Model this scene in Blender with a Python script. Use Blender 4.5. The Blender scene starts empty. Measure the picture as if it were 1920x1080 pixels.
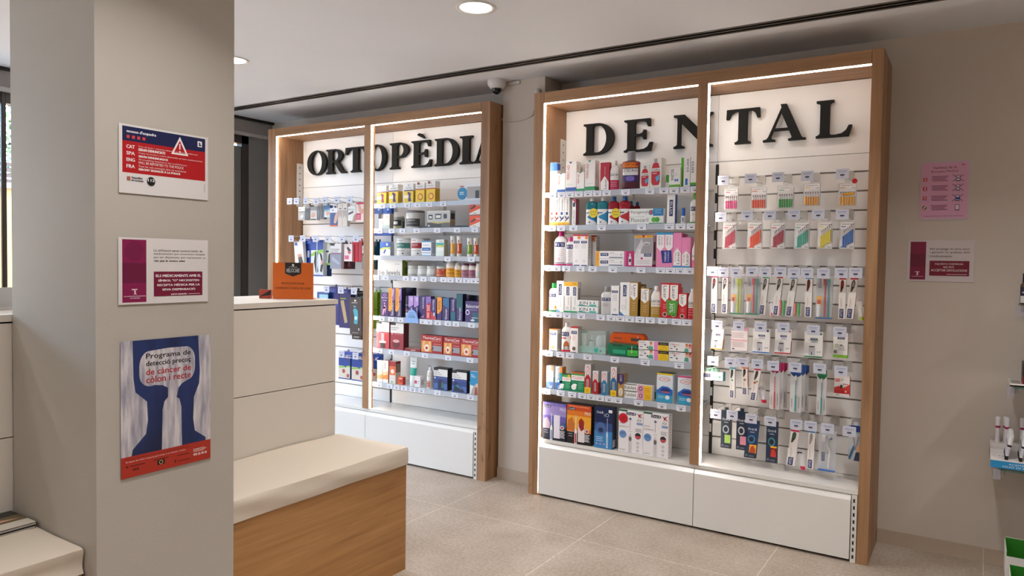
import bpy, math, random
from mathutils import Vector, Matrix
random.seed(7)
SC = bpy.context.scene
COL = SC.collection
# ------------------------------------------------------------------ camera
CF, CYAW, CPIT, CROL = 1361.905, .5687, -.0352, .0153
CO = Vector((0, -4.0107, 1.5))
FW = Vector((-math.sin(CYAW)*math.cos(CPIT), math.cos(CYAW)*math.cos(CPIT), math.sin(CPIT)))
RT = Vector((math.cos(CYAW), math.sin(CYAW), 0)); UP = RT.cross(FW)
_c, _s = math.cos(CROL), math.sin(CROL)
RT, UP = _c*RT+_s*UP, -_s*RT+_c*UP
cam = bpy.data.objects.new('camera', bpy.data.cameras.new('camera')); COL.objects.link(cam)
cam.data.sensor_width = 36; cam.data.lens = CF/1920*36; cam.data.clip_start = .05
cam.matrix_world = Matrix(((RT.x, UP.x, -FW.x, CO.x), (RT.y, UP.y, -FW.y, CO.y), (RT.z, UP.z, -FW.z, CO.z), (0, 0, 0, 1)))
SC.camera = cam
# ------------------------------------------------------------------ light settings
EXPOSURE = 0.35
LAMP_W, STRIP, DIFFUSER, SKY = 8.0, 29.0, 9.0, 10.5
vs = SC.view_settings
vs.view_transform = 'Standard'; vs.look = 'None'; vs.exposure = EXPOSURE; vs.gamma = 1; vs.use_curve_mapping = False
W = bpy.data.worlds.new('world'); SC.world = W; W.use_nodes = True
W.node_tree.nodes['Background'].inputs[0].default_value = (.52, .74, 1, 1)
W.node_tree.nodes['Background'].inputs[1].default_value = SKY
def sun_portal():
    for nm, loc, sy, sz in (('daylight_portal', (-5.62, -3.13, 1.3), 5.94, 2.56),):
        l = bpy.data.lights.new(nm, 'AREA'); l.shape = 'RECTANGLE'; l.size = sy; l.size_y = sz
        l.cycles.is_portal = True
        o = bpy.data.objects.new(nm, l); COL.objects.link(o); o.location = loc
        o.rotation_euler = (math.pi/2, 0, -math.pi/2)
sun_portal()
sl = bpy.data.lights.new('sun', 'SUN'); sl.energy = 3; sl.angle = .01; sl.color = (1, .98, .95)
so = bpy.data.objects.new('sun', sl); COL.objects.link(so); so.rotation_euler = Vector((-.5, .25, -.83)).to_track_quat('-Z', 'Y').to_euler()
LAMPS = [(-3.93, -1.12), (-2.08, -1.12), (-.23, -1.12), (1.62, -1.12), (-3.9, -3.3), (-1.5, -2.85), (.35, -2.85), (2.1, -2.85), (-3.4, -5.1), (-1.5, -5.1), (.35, -5.1), (2.1, -5.1)]
# ------------------------------------------------------------------ helpers
def bp(u, v, ax, val):
    d = FW + RT*((u-960)/CF) - UP*((v-540)/CF)
    i = 'xyz'.index(ax); return CO + d*((val-CO[i])/d[i])
def lin(h):
    c = [int(h[i:i+2], 16)/255 for i in (0, 2, 4)]
    return [x/12.92 if x <= .04045 else ((x+.055)/1.055)**2.4 for x in c]
MC = {}
def M(h, rough=.45, metal=0, alpha=1, emit=0, trans=0):
    k = (h, rough, metal, alpha, emit, trans)
    if k in MC: return MC[k]
    m = bpy.data.materials.new('paint_'+h); m.use_nodes = True
    b = m.node_tree.nodes['Principled BSDF']; b.inputs['Base Color'].default_value = (*lin(h), 1)
    b.inputs['Roughness'].default_value = rough; b.inputs['Metallic'].default_value = metal
    b.inputs['Alpha'].default_value = alpha
    if trans: b.inputs['Transmission Weight'].default_value = trans; b.inputs['IOR'].default_value = 1.3
    if emit:
        b.inputs['Emission Color'].default_value = (*lin(h), 1); b.inputs['Emission Strength'].default_value = emit
    MC[k] = m; return m
def nodemat(name, rough, build, bump=None):
    m = bpy.data.materials.new(name); m.use_nodes = True; nt = m.node_tree
    b = nt.nodes['Principled BSDF']; b.inputs['Roughness'].default_value = rough
    build(nt, b); return m
def ramp(nt, src, stops):
    r = nt.nodes.new('ShaderNodeValToRGB'); e = r.color_ramp.elements
    while len(e) < len(stops): e.new(.5)
    for i, (p, h) in enumerate(stops): e[i].position = p; e[i].color = (*lin(h), 1)
    nt.links.new(src, r.inputs[0]); return r.outputs[0]
def noise(nt, scale, detail=3, vec=None, dist=0):
    n = nt.nodes.new('ShaderNodeTexNoise'); n.inputs['Scale'].default_value = scale
    n.inputs['Detail'].default_value = detail; n.inputs['Distortion'].default_value = dist
    if vec: nt.links.new(vec, n.inputs['Vector'])
    return n.outputs['Fac']
def bumpn(nt, b, h, strength, dist=.01):
    n = nt.nodes.new('ShaderNodeBump'); n.inputs['Strength'].default_value = strength
    n.inputs['Distance'].default_value = dist
    nt.links.new(h, n.inputs['Height']); nt.links.new(n.outputs[0], b.inputs['Normal'])
def mapped(nt, scale):
    t = nt.nodes.new('ShaderNodeTexCoord'); m = nt.nodes.new('ShaderNodeMapping'); m.inputs['Scale'].default_value = scale
    nt.links.new(t.outputs['Object'], m.inputs['Vector']); return m.outputs[0]
def mixc(nt, a, b, fac, mode='MULTIPLY'):
    m = nt.nodes.new('ShaderNodeMix'); m.data_type = 'RGBA'; m.blend_type = mode
    if isinstance(fac, float): m.inputs[0].default_value = fac
    else: nt.links.new(fac, m.inputs[0])
    nt.links.new(a, m.inputs[6]); nt.links.new(b, m.inputs[7]); return m.outputs[2]
def plaster(name, h, h2):
    def f(nt, b):
        v = mapped(nt, (1, 1, 1))
        nt.links.new(ramp(nt, noise(nt, 1.4, 4, v), [(.3, h), (.7, h2)]), b.inputs['Base Color'])
        bumpn(nt, b, noise(nt, 160, 3, v), .12, .003)
    return nodemat(name, .75, f)
def wood(name, axis, c0, c1, c2, rough=.5):
    sc = [14, 14, 14]; sc[axis] = 1.1
    def f(nt, b):
        v = mapped(nt, sc)
        g = ramp(nt, noise(nt, 1.0, 6, v, .6), [(.3, c0), (.52, c1), (.75, c2)])
        sc2 = [70, 70, 70]; sc2[axis] = 2.5
        v2 = mapped(nt, sc2)
        g2 = ramp(nt, noise(nt, 1.0, 3, v2), [(.35, 'E0DAD4'), (.6, 'FFFFFF')])
        sc3 = [9, 9, 9]; sc3[axis] = 3.2
        k = ramp(nt, noise(nt, 1.0, 2, mapped(nt, sc3), 1.5), [(.24, 'A88A70'), (.31, 'FFFFFF')])
        nt.links.new(mixc(nt, mixc(nt, g, g2, .55), k, .7), b.inputs['Base Color'])
    return nodemat(name, rough, f)
def tiles():
    def f(nt, b):
        t = nt.nodes.new('ShaderNodeTexCoord'); m = nt.nodes.new('ShaderNodeMapping')
        m.inputs['Location'].default_value = (2.7004, .5166, 0)
        nt.links.new(t.outputs['Object'], m.inputs['Vector'])
        v = m.outputs[0]
        br = nt.nodes.new('ShaderNodeTexBrick'); br.offset = 0; br.squash = 1
        for k, x in (('Scale', 1), ('Mortar Size', .0028), ('Mortar Smooth', .1), ('Brick Width', .925), ('Row Height', .925)): br.inputs[k].default_value = x
        br.inputs['Color1'].default_value = (*lin('BDB0A2'), 1); br.inputs['Color2'].default_value = (*lin('C3B5A8'), 1)
        br.inputs['Mortar'].default_value = (*lin('E0D6C8'), 1)
        nt.links.new(v, br.inputs['Vector'])
        n1 = ramp(nt, noise(nt, 3, 8, v), [(.3, 'DAD3CC'), (.7, 'FFFFFF')])
        n2 = ramp(nt, noise(nt, 60, 4, v), [(.3, 'D2CCC6'), (.65, 'FFFFFF')])
        nt.links.new(mixc(nt, mixc(nt, br.outputs['Color'], n1, .8), n2, .7), b.inputs['Base Color'])
        nt.links.new(ramp(nt, noise(nt, 5, 4, v), [(.3, 'B4B4B4'), (.7, 'C4C4C4')]), b.inputs['Roughness'])
    return nodemat('floor_tiles', .35, f)
WALL = plaster('wall_paint', 'CDC3B9', 'C8BEB3'); CEIL = plaster('ceiling_paint', 'E0E2E7', 'DCDEE3')
PILLAR = plaster('pillar_paint', 'C2BDB5', 'BDB7AE')
WV = wood('oak_upright', 2, '8E6A4A', 'A67E5A', 'B68E68'); WH = wood('oak_lengthwise', 0, '8E6A4A', 'A67E5A', 'B68E68')
WY = wood('oak_bench', 1, 'A87845', 'BC8A54', 'C89862', .5)
FLOOR = tiles()
WHITE = M('E6E4E0', .25); PANEL = M('DCDAD6', .35); CREAM = M('DAD2C8', .5)
ACRYL = M('D4DCEA', .2, 0, .55); CLEAR = M('E8EEF2', .12, 0, .22); WIRE = M('E2E0DC', .3)
BLISTER = M('EEF2F4', .08, 0, .09); GLASSY = M('8FB8A8', .06, 0, .3); METAL = M('B8B8B8', .3, .9)
DARKSLOT = M('A09A94', .5); BLACK = M('101110', .45); TAG = M('F0F2F8', .45)

TC = {}
def glyphs(s):
    if s not in TC:
        c = bpy.data.curves.new('t', 'FONT'); c.body = s; c.resolution_u = 2; c.offset = 0
        o = bpy.data.objects.new('t', c); m = o.to_mesh()
        vs_ = [(v.co.x, v.co.y) for v in m.vertices]; fs = [tuple(p.vertices) for p in m.polygons]
        o.to_mesh_clear(); bpy.data.objects.remove(o); bpy.data.curves.remove(c)
        x0 = min(v[0] for v in vs_); x1 = max(v[0] for v in vs_); y0 = min(v[1] for v in vs_); y1 = max(v[1] for v in vs_)
        TC[s] = ([((x-x0)/(x1-x0), (y-y0)/max(y1-y0, 1e-6)) for x, y in vs_], fs)
    return TC[s]
class MB:
    def __init__(s): s.v = []; s.f = []; s.m = []; s.sm = []; s.mats = []
    def mi(s, m):
        if isinstance(m, str): m = M(m)
        if m not in s.mats: s.mats.append(m)
        return s.mats.index(m)
    def add(s, vs_, fs, m, smooth=False):
        n = len(s.v); s.v += [tuple(p) for p in vs_]; i = s.mi(m)
        for f in fs: s.f.append(tuple(n+a for a in f)); s.m.append(i); s.sm.append(smooth)
    def box(s, x0, x1, y0, y1, z0, z1, m, top=None):
        vs_ = [(x, y, z) for z in (z0, z1) for y in (y0, y1) for x in (x0, x1)]
        s.add(vs_, [(0, 2, 3, 1), (0, 1, 5, 4), (2, 6, 7, 3), (0, 4, 6, 2), (1, 3, 7, 5)], m)
        s.add(vs_, [(4, 5, 7, 6)], top or m); return s
    def rbox(s, w, d, z0, z1, r, m, n=4, taper=0, x0=0, y0=0):
        # rounded-corner upright block
        def ring(z, k):
            o = []
            for cx, cy, a0 in ((1, 1, 0), (-1, 1, 90), (-1, -1, 180), (1, -1, 270)):
                for i in range(n+1):
                    a = math.radians(a0+90*i/n)
                    o.append((x0+k*(cx*(w/2-r)+r*math.cos(a)), y0+k*(cy*(d/2-r)+r*math.sin(a)), z))
            return o
        return ring
    def rings(s, rs, m, smooth=True, caps=True):
        n = len(rs[0]); vs_ = [p for r in rs for p in r]; fs = []
        for j in range(len(rs)-1):
            for i in range(n): fs.append((j*n+i, j*n+(i+1) % n, (j+1)*n+(i+1) % n, (j+1)*n+i))
        s.add(vs_, fs, m, smooth)
        if caps:
            s.add(rs[0], [tuple(range(n-1, -1, -1))], m); s.add(rs[-1], [tuple(range(n))], m)
        return s
    def lathe(s, prof, m, sy=1, n=20, cx=0, cy=0, sq=0, caps=True):
        def ring(r, z):
            o = []
            for i in range(n):
                a = 2*math.pi*(i+.5)/n; c, q = math.cos(a), math.sin(a)
                if sq:
                    e = 1-sq*.6; c = math.copysign(abs(c)**e, c); q = math.copysign(abs(q)**e, q)
                o.append((cx+r*c, cy+r*sy*q, z))
            return o
        return s.rings([ring(max(r, 1e-4), z) for r, z in prof], m, True, caps)
    def tube(s, pts, r, m, n=6):
        pts = [Vector(p) for p in pts]; rs = []
        for i, p in enumerate(pts):
            t = (pts[min(i+1, len(pts)-1)]-pts[max(i-1, 0)]).normalized()
            a = t.cross(Vector((0, 0, 1)) if abs(t.z) < .9 else Vector((1, 0, 0))).normalized(); b = t.cross(a)
            rs.append([p+r*(a*math.cos(6.2832*k/n)+b*math.sin(6.2832*k/n)) for k in range(n)])
        return s.rings(rs, m)
    def fine(s, pts, fn, o, c):
        # cut a flat outline into narrow upright strips so that it follows a curved surface
        xs = [p[0] for p in pts]; a, b = min(xs), max(xs); n = 8
        def span(x):
            ys = []
            for i in range(len(pts)):
                (x0, y0), (x1, y1) = pts[i], pts[(i+1) % len(pts)]
                if x0 != x1 and min(x0, x1)-1e-9 <= x <= max(x0, x1)+1e-9: ys.append(y0+(y1-y0)*(x-x0)/(x1-x0))
            return (min(ys), max(ys)) if ys else None
        for i in range(n):
            p, q = a+(b-a)*(i+.001)/n, a+(b-a)*(i+.999)/n; u, v = span(p), span(q)
            if u and v: s.add([fn(p, u[0], o), fn(q, v[0], o), fn(q, v[1], o), fn(p, u[1], o)], [(0, 1, 2, 3)], c)
    def art(s, items, fn, w=1., h=1., e=.0004):
        # fn maps (u,v,offset) in 0..1 to 3-D; items are painted in order
        k = 0; st = min(e, .0015/max(1, len(items)))
        for it in items:
            o = (.0006 if getattr(fn, 'curved', 0) else .0003)+st*k; t = it[0]
            if t == 'r':
                _, x0, y0, x1, y1, c = it; n = 16 if getattr(fn, 'curved', 0) else 1
                vs_ = []
                for i in range(n+1):
                    x = x0+(x1-x0)*i/n; vs_ += [fn(x, y0, o), fn(x, y1, o)]
                s.add(vs_, [(2*i, 2*i+2, 2*i+3, 2*i+1) for i in range(n)], c)
            elif t == 'p':
                if getattr(fn, 'curved', 0) == 1: s.fine(it[1], fn, o, it[2])
                else: s.add([fn(x, y, o) for x, y in it[1]], [tuple(range(len(it[1])))], it[2])
            elif t == 'o':
                _, cx, cy, rw, c = it[:5]; rh = it[5] if len(it) > 5 else rw*w/h
                pp = [(cx+rw*math.cos(a*.3142), cy+rh*math.sin(a*.3142)) for a in range(20)]
                if getattr(fn, 'curved', 0) == 1: s.fine(pp, fn, o, c)
                else: s.add([fn(x, y, o) for x, y in pp], [tuple(range(20))], c)
            elif t == 't':
                _, tx, x0, y0, x1, y1, c = it[:7]; rot = it[7] if len(it) > 7 else 0
                vs_, fs = glyphs(tx); q = []
                for a, b in vs_:
                    if rot == 90: a, b = 1-b, a
                    elif rot == -90: a, b = b, 1-a
                    q.append(fn(x0+a*(x1-x0), y0+b*(y1-y0), o))
                s.add(q, fs, c)
            k += 1
        return s
    def build(s, name, parent=None, loc=None, rz=0, label=None, cat=None, group=None, kind=None):
        me = bpy.data.meshes.new(name); me.from_pydata(s.v, [], s.f)
        for m in s.mats: me.materials.append(m)
        me.polygons.foreach_set('material_index', s.m); me.polygons.foreach_set('use_smooth', s.sm); me.update()
        o = bpy.data.objects.new(name, me); COL.objects.link(o)
        if parent: o.parent = parent
        if loc is not None: o.location = loc
        if rz: o.rotation_euler = (0, 0, rz)
        return tag(o, label, cat, group, kind)
def tag(o, label=None, cat=None, group=None, kind=None):
    for k, x in (('label', label), ('category', cat), ('group', group), ('kind', kind)):
        if x: o[k] = x
    return o
def empty(name, loc, label, cat, group=None, rz=0):
    o = bpy.data.objects.new(name, None); COL.objects.link(o); o.location = loc; o.rotation_euler = (0, 0, rz)
    o.empty_display_size = .05; return tag(o, label, cat, group)
def struct(name, mb): return mb.build(name, kind='structure')
def face(w, h, y, x0=None, z0=0):
    x0 = -w/2 if x0 is None else x0
    return lambda u, v, o: (x0+u*w, y-o, z0+v*h)
def sideface(d, h, x, y0, z0=0):       # right-hand (+x) side, u runs front to back
    return lambda u, v, o: (x+o, y0+u*d, z0+v*h)
def R(x0, y0, x1, y1, c): return ('r', x0, y0, x1, y1, c)
def T(s, x0, y0, x1, y1, c, rot=0): return ('t', s, x0, y0, x1, y1, c, rot)
def P(pts, c): return ('p', pts, c)
def O(cx, cy, r, c, *a): return ('o', cx, cy, r, c, *a)

# ------------------------------------------------------------------ room shell
ZC = 2.729; YW = .40; XL = -5.45; XR = 3.2; YB = -7.2
struct('floor', MB().box(XL-3, XR, YB, YW+.1, -.06, 0, FLOOR))
cl = MB()
SL = (-.205, -.178, -.165, -.138)          # the double slot of the linear diffuser
for a, b in ((YB, SL[0]), (SL[1], SL[2]), (SL[3], YW+.1)): cl.box(XL, XR, a, b, ZC, ZC+.05, CEIL)
cl.box(XL, XR, YB, YW+.1, ZC+.05, ZC+.09, BLACK)
struct('ceiling', cl)
tr = MB()
for a, b in ((SL[0]-.016, SL[0]), (SL[1], SL[2]), (SL[3], SL[3]+.016)): tr.box(XL+.02, XR, a, b, ZC-.003, ZC+.02, M('77736F', .4, .5))
struct('trim_1', tr)
struct('wall_back', MB().box(XL-.1, XR, YW, YW+.1, 0, ZC, WALL))
struct('wall_right', MB().box(XR, XR+.1, YB, YW+.1, 0, ZC, WALL))
struct('wall_front', MB().box(XL-.1, XR+.1, YB-.1, YB, 0, ZC, WALL))
# column on the back wall between the two units
struct('wall_pilaster', MB().box(-2.765, -2.437, .169, YW, 0, ZC, WALL))
bb = MB(); BBM = M('B6A594', .5); GROUT = M('CFC4B4', .7)
bb.box(-.415, XR, YW-.011, YW, 0, .0757, BBM)
for x in (.0742, .9992, 1.92): bb.box(x-.002, x+.002, YW-.0115, YW, 0, .076, GROUT)
struct('baseboard_back', bb)
struct('baseboard_pilaster', MB().box(-2.765, -2.43, .158, .169, 0, .0757, BBM))
# near column with the three posters
PX1, PY0, PY1 = -2.2335, -2.845, -2.361
struct('wall_pillar', MB().box(-2.765, PX1, PY0, PY1, 0, ZC, PILLAR))
# left wall: shop front
GREY = M('8B8886', .45); DKFR = M('57514F', .35, .6); BLK = M('151413', .4)
struct('wall_left', MB().box(XL-.12, XL, .17, YW+.1, 0, 2.6, M('8F8F90', .5)).box(XL-.12, XL, YB, -6.1, 0, 2.6, WALL).box(XL-.12, XL+.02, YB, YW, 2.60, ZC, M('A5A19E', .6)))
struct('trim_2', MB().box(XL-.02, XL+.035, YB, YW, 2.575, 2.60, M('C8C5C2', .4)))
struct('trim_shadow_groove', MB().box(XL+.02, XL+.05, YB, YW, ZC-.02, ZC, BLK))  # black strip stands in for the shadow groove along the ceiling edge
def framed(name, y0, y1, z0, z1, muls, part):
    t = MB()
    t.box(XL-.08, XL-.01, y0, y0+.07, z0, z1, DKFR).box(XL-.08, XL-.01, y1-.07, y1, z0, z1, DKFR)
    t.box(XL-.08, XL-.01, y0, y1, z1-.07, z1, DKFR).box(XL-.08, XL-.01, y0, y1, z0, z0+.06, DKFR)
    for m in muls:
        w, dp, e = (.075, .08, .012) if m < -2 else (.02, .02, .004)
        t.box(XL-.005-dp, XL-.005, m, m+w, z0, z1, DKFR)
        t.box(XL-.005-dp, XL-.006, m-e, m, z0, z1, BLK).box(XL-.005-dp, XL-.006, m+w, m+w+e, z0, z1, BLK)
    o = struct(name, t)
    g = MB().box(XL-.048, XL-.042, y0+.05, y1-.05, z0+.05, z1-.05, M('DDE8EC', .03, 0, .12)).build('pane', o)
    return o
framed('window_1', -6.1, -.16, .02, 2.575, (-1.762, -3.1, -4.6), 0)
d = framed('door_1', -.16, .17, .02, 2.575, (), 0)
MB().box(XL-.04, XL-.02, -.1, .11, .1, 2.48, M('7F8381', .3)).build('door_panel', d)
# beyond the shop front: pavement, orange wall, railing, foliage
struct('ground_outside', MB().box(-14, XL-.12, -9, 3, -.08, -.01, M('9B948A', .9)))
struct('wall_outside', MB().box(-8.2, -8.0, -8, 3, 0, 2.15, M('E8A765', .8)).box(-8.25, -7.95, -8, 3, 2.15, 2.2, M('A9A49C', .8)))
rl = empty('railing', (-8.1, -1, 2.2), 'dark slatted railing on top of the orange wall outside', 'railing')
for i in range(4): MB().box(-.02, .02, -7, 4, .01+i*.055, .045+i*.055, M('5A3F38', .6)).build('rail', rl)
for y in (-6.5, -4, -1.5, 1, 3): MB().box(-.03, .03, y-.03, y+.03, 0, .24, M('4A3530', .6)).build('post', rl)
struct('trim_4', MB().box(-6.1, -5.6, -8, 3, 2.66, 2.8, M('D8D8E2', .6)))
random.seed(3)
fl = MB()
for i in range(6500):
    c = Vector((-9.6+random.gauss(0, .35), -1.2+random.uniform(-2.4, 2.2), 2.85+random.gauss(0, .28)))
    a = Vector((random.gauss(0, 1), random.gauss(0, 1), random.gauss(0, 1)))  .normalized()*.035; b = a.cross(Vector((random.random(), random.random(), 1))).normalized()*.02
    fl.add([c-a, c-b, c+a, c+b], [(0, 1, 2, 3)], ('3F6A24', '587F32', '2C4A1C')[i % 3])
hb = empty('leafy_hedge', (0, 0, 0), 'green leafy hedge beyond the railing outside', 'hedge')
fl.build('foliage', hb)
MB().tube([(-9.6, -1.2, 0), (-9.65, -1.1, 1.4), (-9.6, -1.2, 2.6)], .08, '5B4636').build('trunk', hb)

# ------------------------------------------------------------------ lamps
for i, (x, y) in enumerate(LAMPS):
    L = ('round recessed downlight in the ceiling nearest the diffuser slot, centre' if i == 1 else
         'round recessed downlight half hidden behind the poster column' if i == 0 else 'round recessed ceiling downlight, %s from the shop front in the %s row' % (('first', 'second', 'third', 'fourth')[i % 4], ('display side', 'middle', 'rear')[i//4]))
    t = empty('downlight', (x, y, ZC), L, 'ceiling light', 'recessed downlights')
    q = MB(); n = 40
    ring = lambda r, z: [(r*math.cos(6.28319*k/n), r*math.sin(6.28319*k/n), z) for k in range(n)]
    q.rings([ring(.098, 0), ring(.096, -.006), ring(.082, -.005), ring(.076, -.001)], M('DCDAD6', .35), caps=False); q.build('trim_ring', t)
    MB().rings([ring(.076, -.001), ring(.0755, -.0025)], M('FFF8EC', .5, 0, 1, DIFFUSER)).build('diffuser', t)
    l = bpy.data.lights.new('downlight_lamp', 'AREA'); l.shape = 'DISK'; l.size = .15; l.spread = math.radians(125); l.energy = LAMP_W; l.color = (1, .97, .94)
    o = bpy.data.objects.new('downlight_lamp', l); COL.objects.link(o); o.parent = t; o.location = (0, 0, -.02)
# ------------------------------------------------------------------ serif sign letters
def arc(cx, cy, rx, ry, a0, a1, n=14):
    return [(cx+rx*math.cos(math.radians(a0+(a1-a0)*i/n)), cy+ry*math.sin(math.radians(a0+(a1-a0)*i/n))) for i in range(n+1)]
def ringstrip(outer, inner):
    return [[outer[i], outer[i+1], inner[i+1], inner[i]] for i in range(len(outer)-1)]
S_ = .055
def stem(x0, x1, y0=0, y1=1, bot=1, top=1, ov=.075):
    p = []
    if bot: p += [(x0-ov, y0), (x1+ov, y0), (x1+ov, y0+S_), (x1+.03, y0+S_+.018), (x1, y0+S_+.06)]
    else: p += [(x0, y0), (x1, y0)]
    if top: p += [(x1, y1-S_-.06), (x1+.03, y1-S_-.018), (x1+ov, y1-S_), (x1+ov, y1), (x0-ov, y1), (x0-ov, y1-S_), (x0-.03, y1-S_-.018), (x0, y1-S_-.06)]
    else: p += [(x1, y1), (x0, y1)]
    if bot: p += [(x0, y0+S_+.06), (x0-.03, y0+S_+.018), (x0-ov, y0+S_)]
    return p
def glyph(c):
    if c == 'O': return ringstrip(arc(.41, .5, .41, .515, 0, 360, 40), arc(.41, .5, .225, .455, 0, 360, 40))
    if c == 'D':
        return [stem(.08, .26), [(.24, 1), (.40, 1), (.40, .93), (.24, .93)], [(.24, 0), (.40, 0), (.40, .07), (.24, .07)]] + \
            ringstrip(arc(.38, .5, .43, .5, -90, 90, 24), arc(.38, .5, .235, .43, -90, 90, 24))
    if c == 'I': return [stem(.08, .26)]
    if c in 'PR':
        g = [stem(.08, .26), [(.24, 1), (.36, 1), (.36, .935), (.24, .935)]]
        yb = .42 if c == 'P' else .46
        g += [[(.24, yb), (.36, yb), (.36, yb+.065), (.24, yb+.065)]]
        cy = (1+yb)/2; g += ringstrip(arc(.34, cy, .31, (1-yb)/2, -90, 90, 20), arc(.34, cy, .14, (1-yb)/2-.065, -90, 90, 20))
        if c == 'R': g += [[(.30, .49), (.46, .50), (.56, .36), (.70, .10), (.78, .055), (.80, 0), (.60, 0), (.50, .13), (.40, .34)]]
        return g
    if c in 'ELÈ':
        g = [stem(.08, .26, top=1)]
        if c == 'L':
            g += [[(.2, 0), (.62, 0), (.68, .30), (.62, .30), (.57, .17), (.49, .09), (.38, .065), (.2, .065)]]
        else:
            g += [[(.2, 0), (.63, 0), (.67, .27), (.61, .27), (.56, .14), (.48, .075), (.36, .06), (.2, .06)],
                  [(.2, 1), (.61, 1), (.615, .76), (.56, .76), (.53, .87), (.46, .925), (.36, .94), (.2, .94)],
                  [(.24, .475), (.38, .475), (.44, .44), (.46, .37), (.515, .37), (.515, .66), (.46, .66), (.44, .58), (.38, .545), (.24, .545)]]
            if c == 'È': g += [[(.20, 1.24), (.27, 1.28), (.33, 1.25), (.44, 1.09), (.40, 1.07), (.22, 1.19)]]
        return g
    if c == 'T':
        return [stem(.26, .45, top=0), [(0, 1), (.71, 1), (.72, .72), (.665, .72), (.62, .86), (.54, .93), (.17, .93), (.09, .86), (.045, .72), (-.01, .72)]]
    if c == 'N':
        return [stem(.08, .15), stem(.66, .73), [(.0, 1), (.22, 1), (.73, .26), (.73, -.02), (.66, -.02), (.10, .84), (.08, .93), (.0, .945)]]
    if c == 'A':
        return [[(.32, 1.02), (.44, 1.02), (.74, .13), (.78, .06), (.84, .05), (.84, 0), (.49, 0), (.49, .05), (.55, .065), (.56, .1), (.335, .80), (.13, .13), (.15, .07), (.22, .05), (.22, 0), (-.03, 0), (-.03, .05), (.04, .07), (.08, .13), (.34, .93)],
                [(.18, .29), (.56, .29), (.54, .36), (.20, .36)]]
def sign_letter(ch, x0, x1, z0, z1, y, parent):
    g = glyph(ch); b = MB(); xs = [p[0] for q in g for p in q]; a, c = min(xs), max(xs); h = z1-z0
    def f(p, yy): return (x0+(p[0]-a)/(c-a)*(x1-x0), yy, z0+p[1]*h)
    for k, q in enumerate(g):
        n = len(q); vs_ = [f(p, y-.00015*(k % 9 if k < 9 else 1+k % 2)) for p in q]+[f(p, y+.022) for p in q]
        b.add(vs_, [tuple(range(n)), tuple(range(2*n-1, n-1, -1))]+[(i, i+n, (i+1) % n+n, (i+1) % n) for i in range(n)], M('0A0B0A', .85))
    return b.build('letter', parent)
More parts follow.
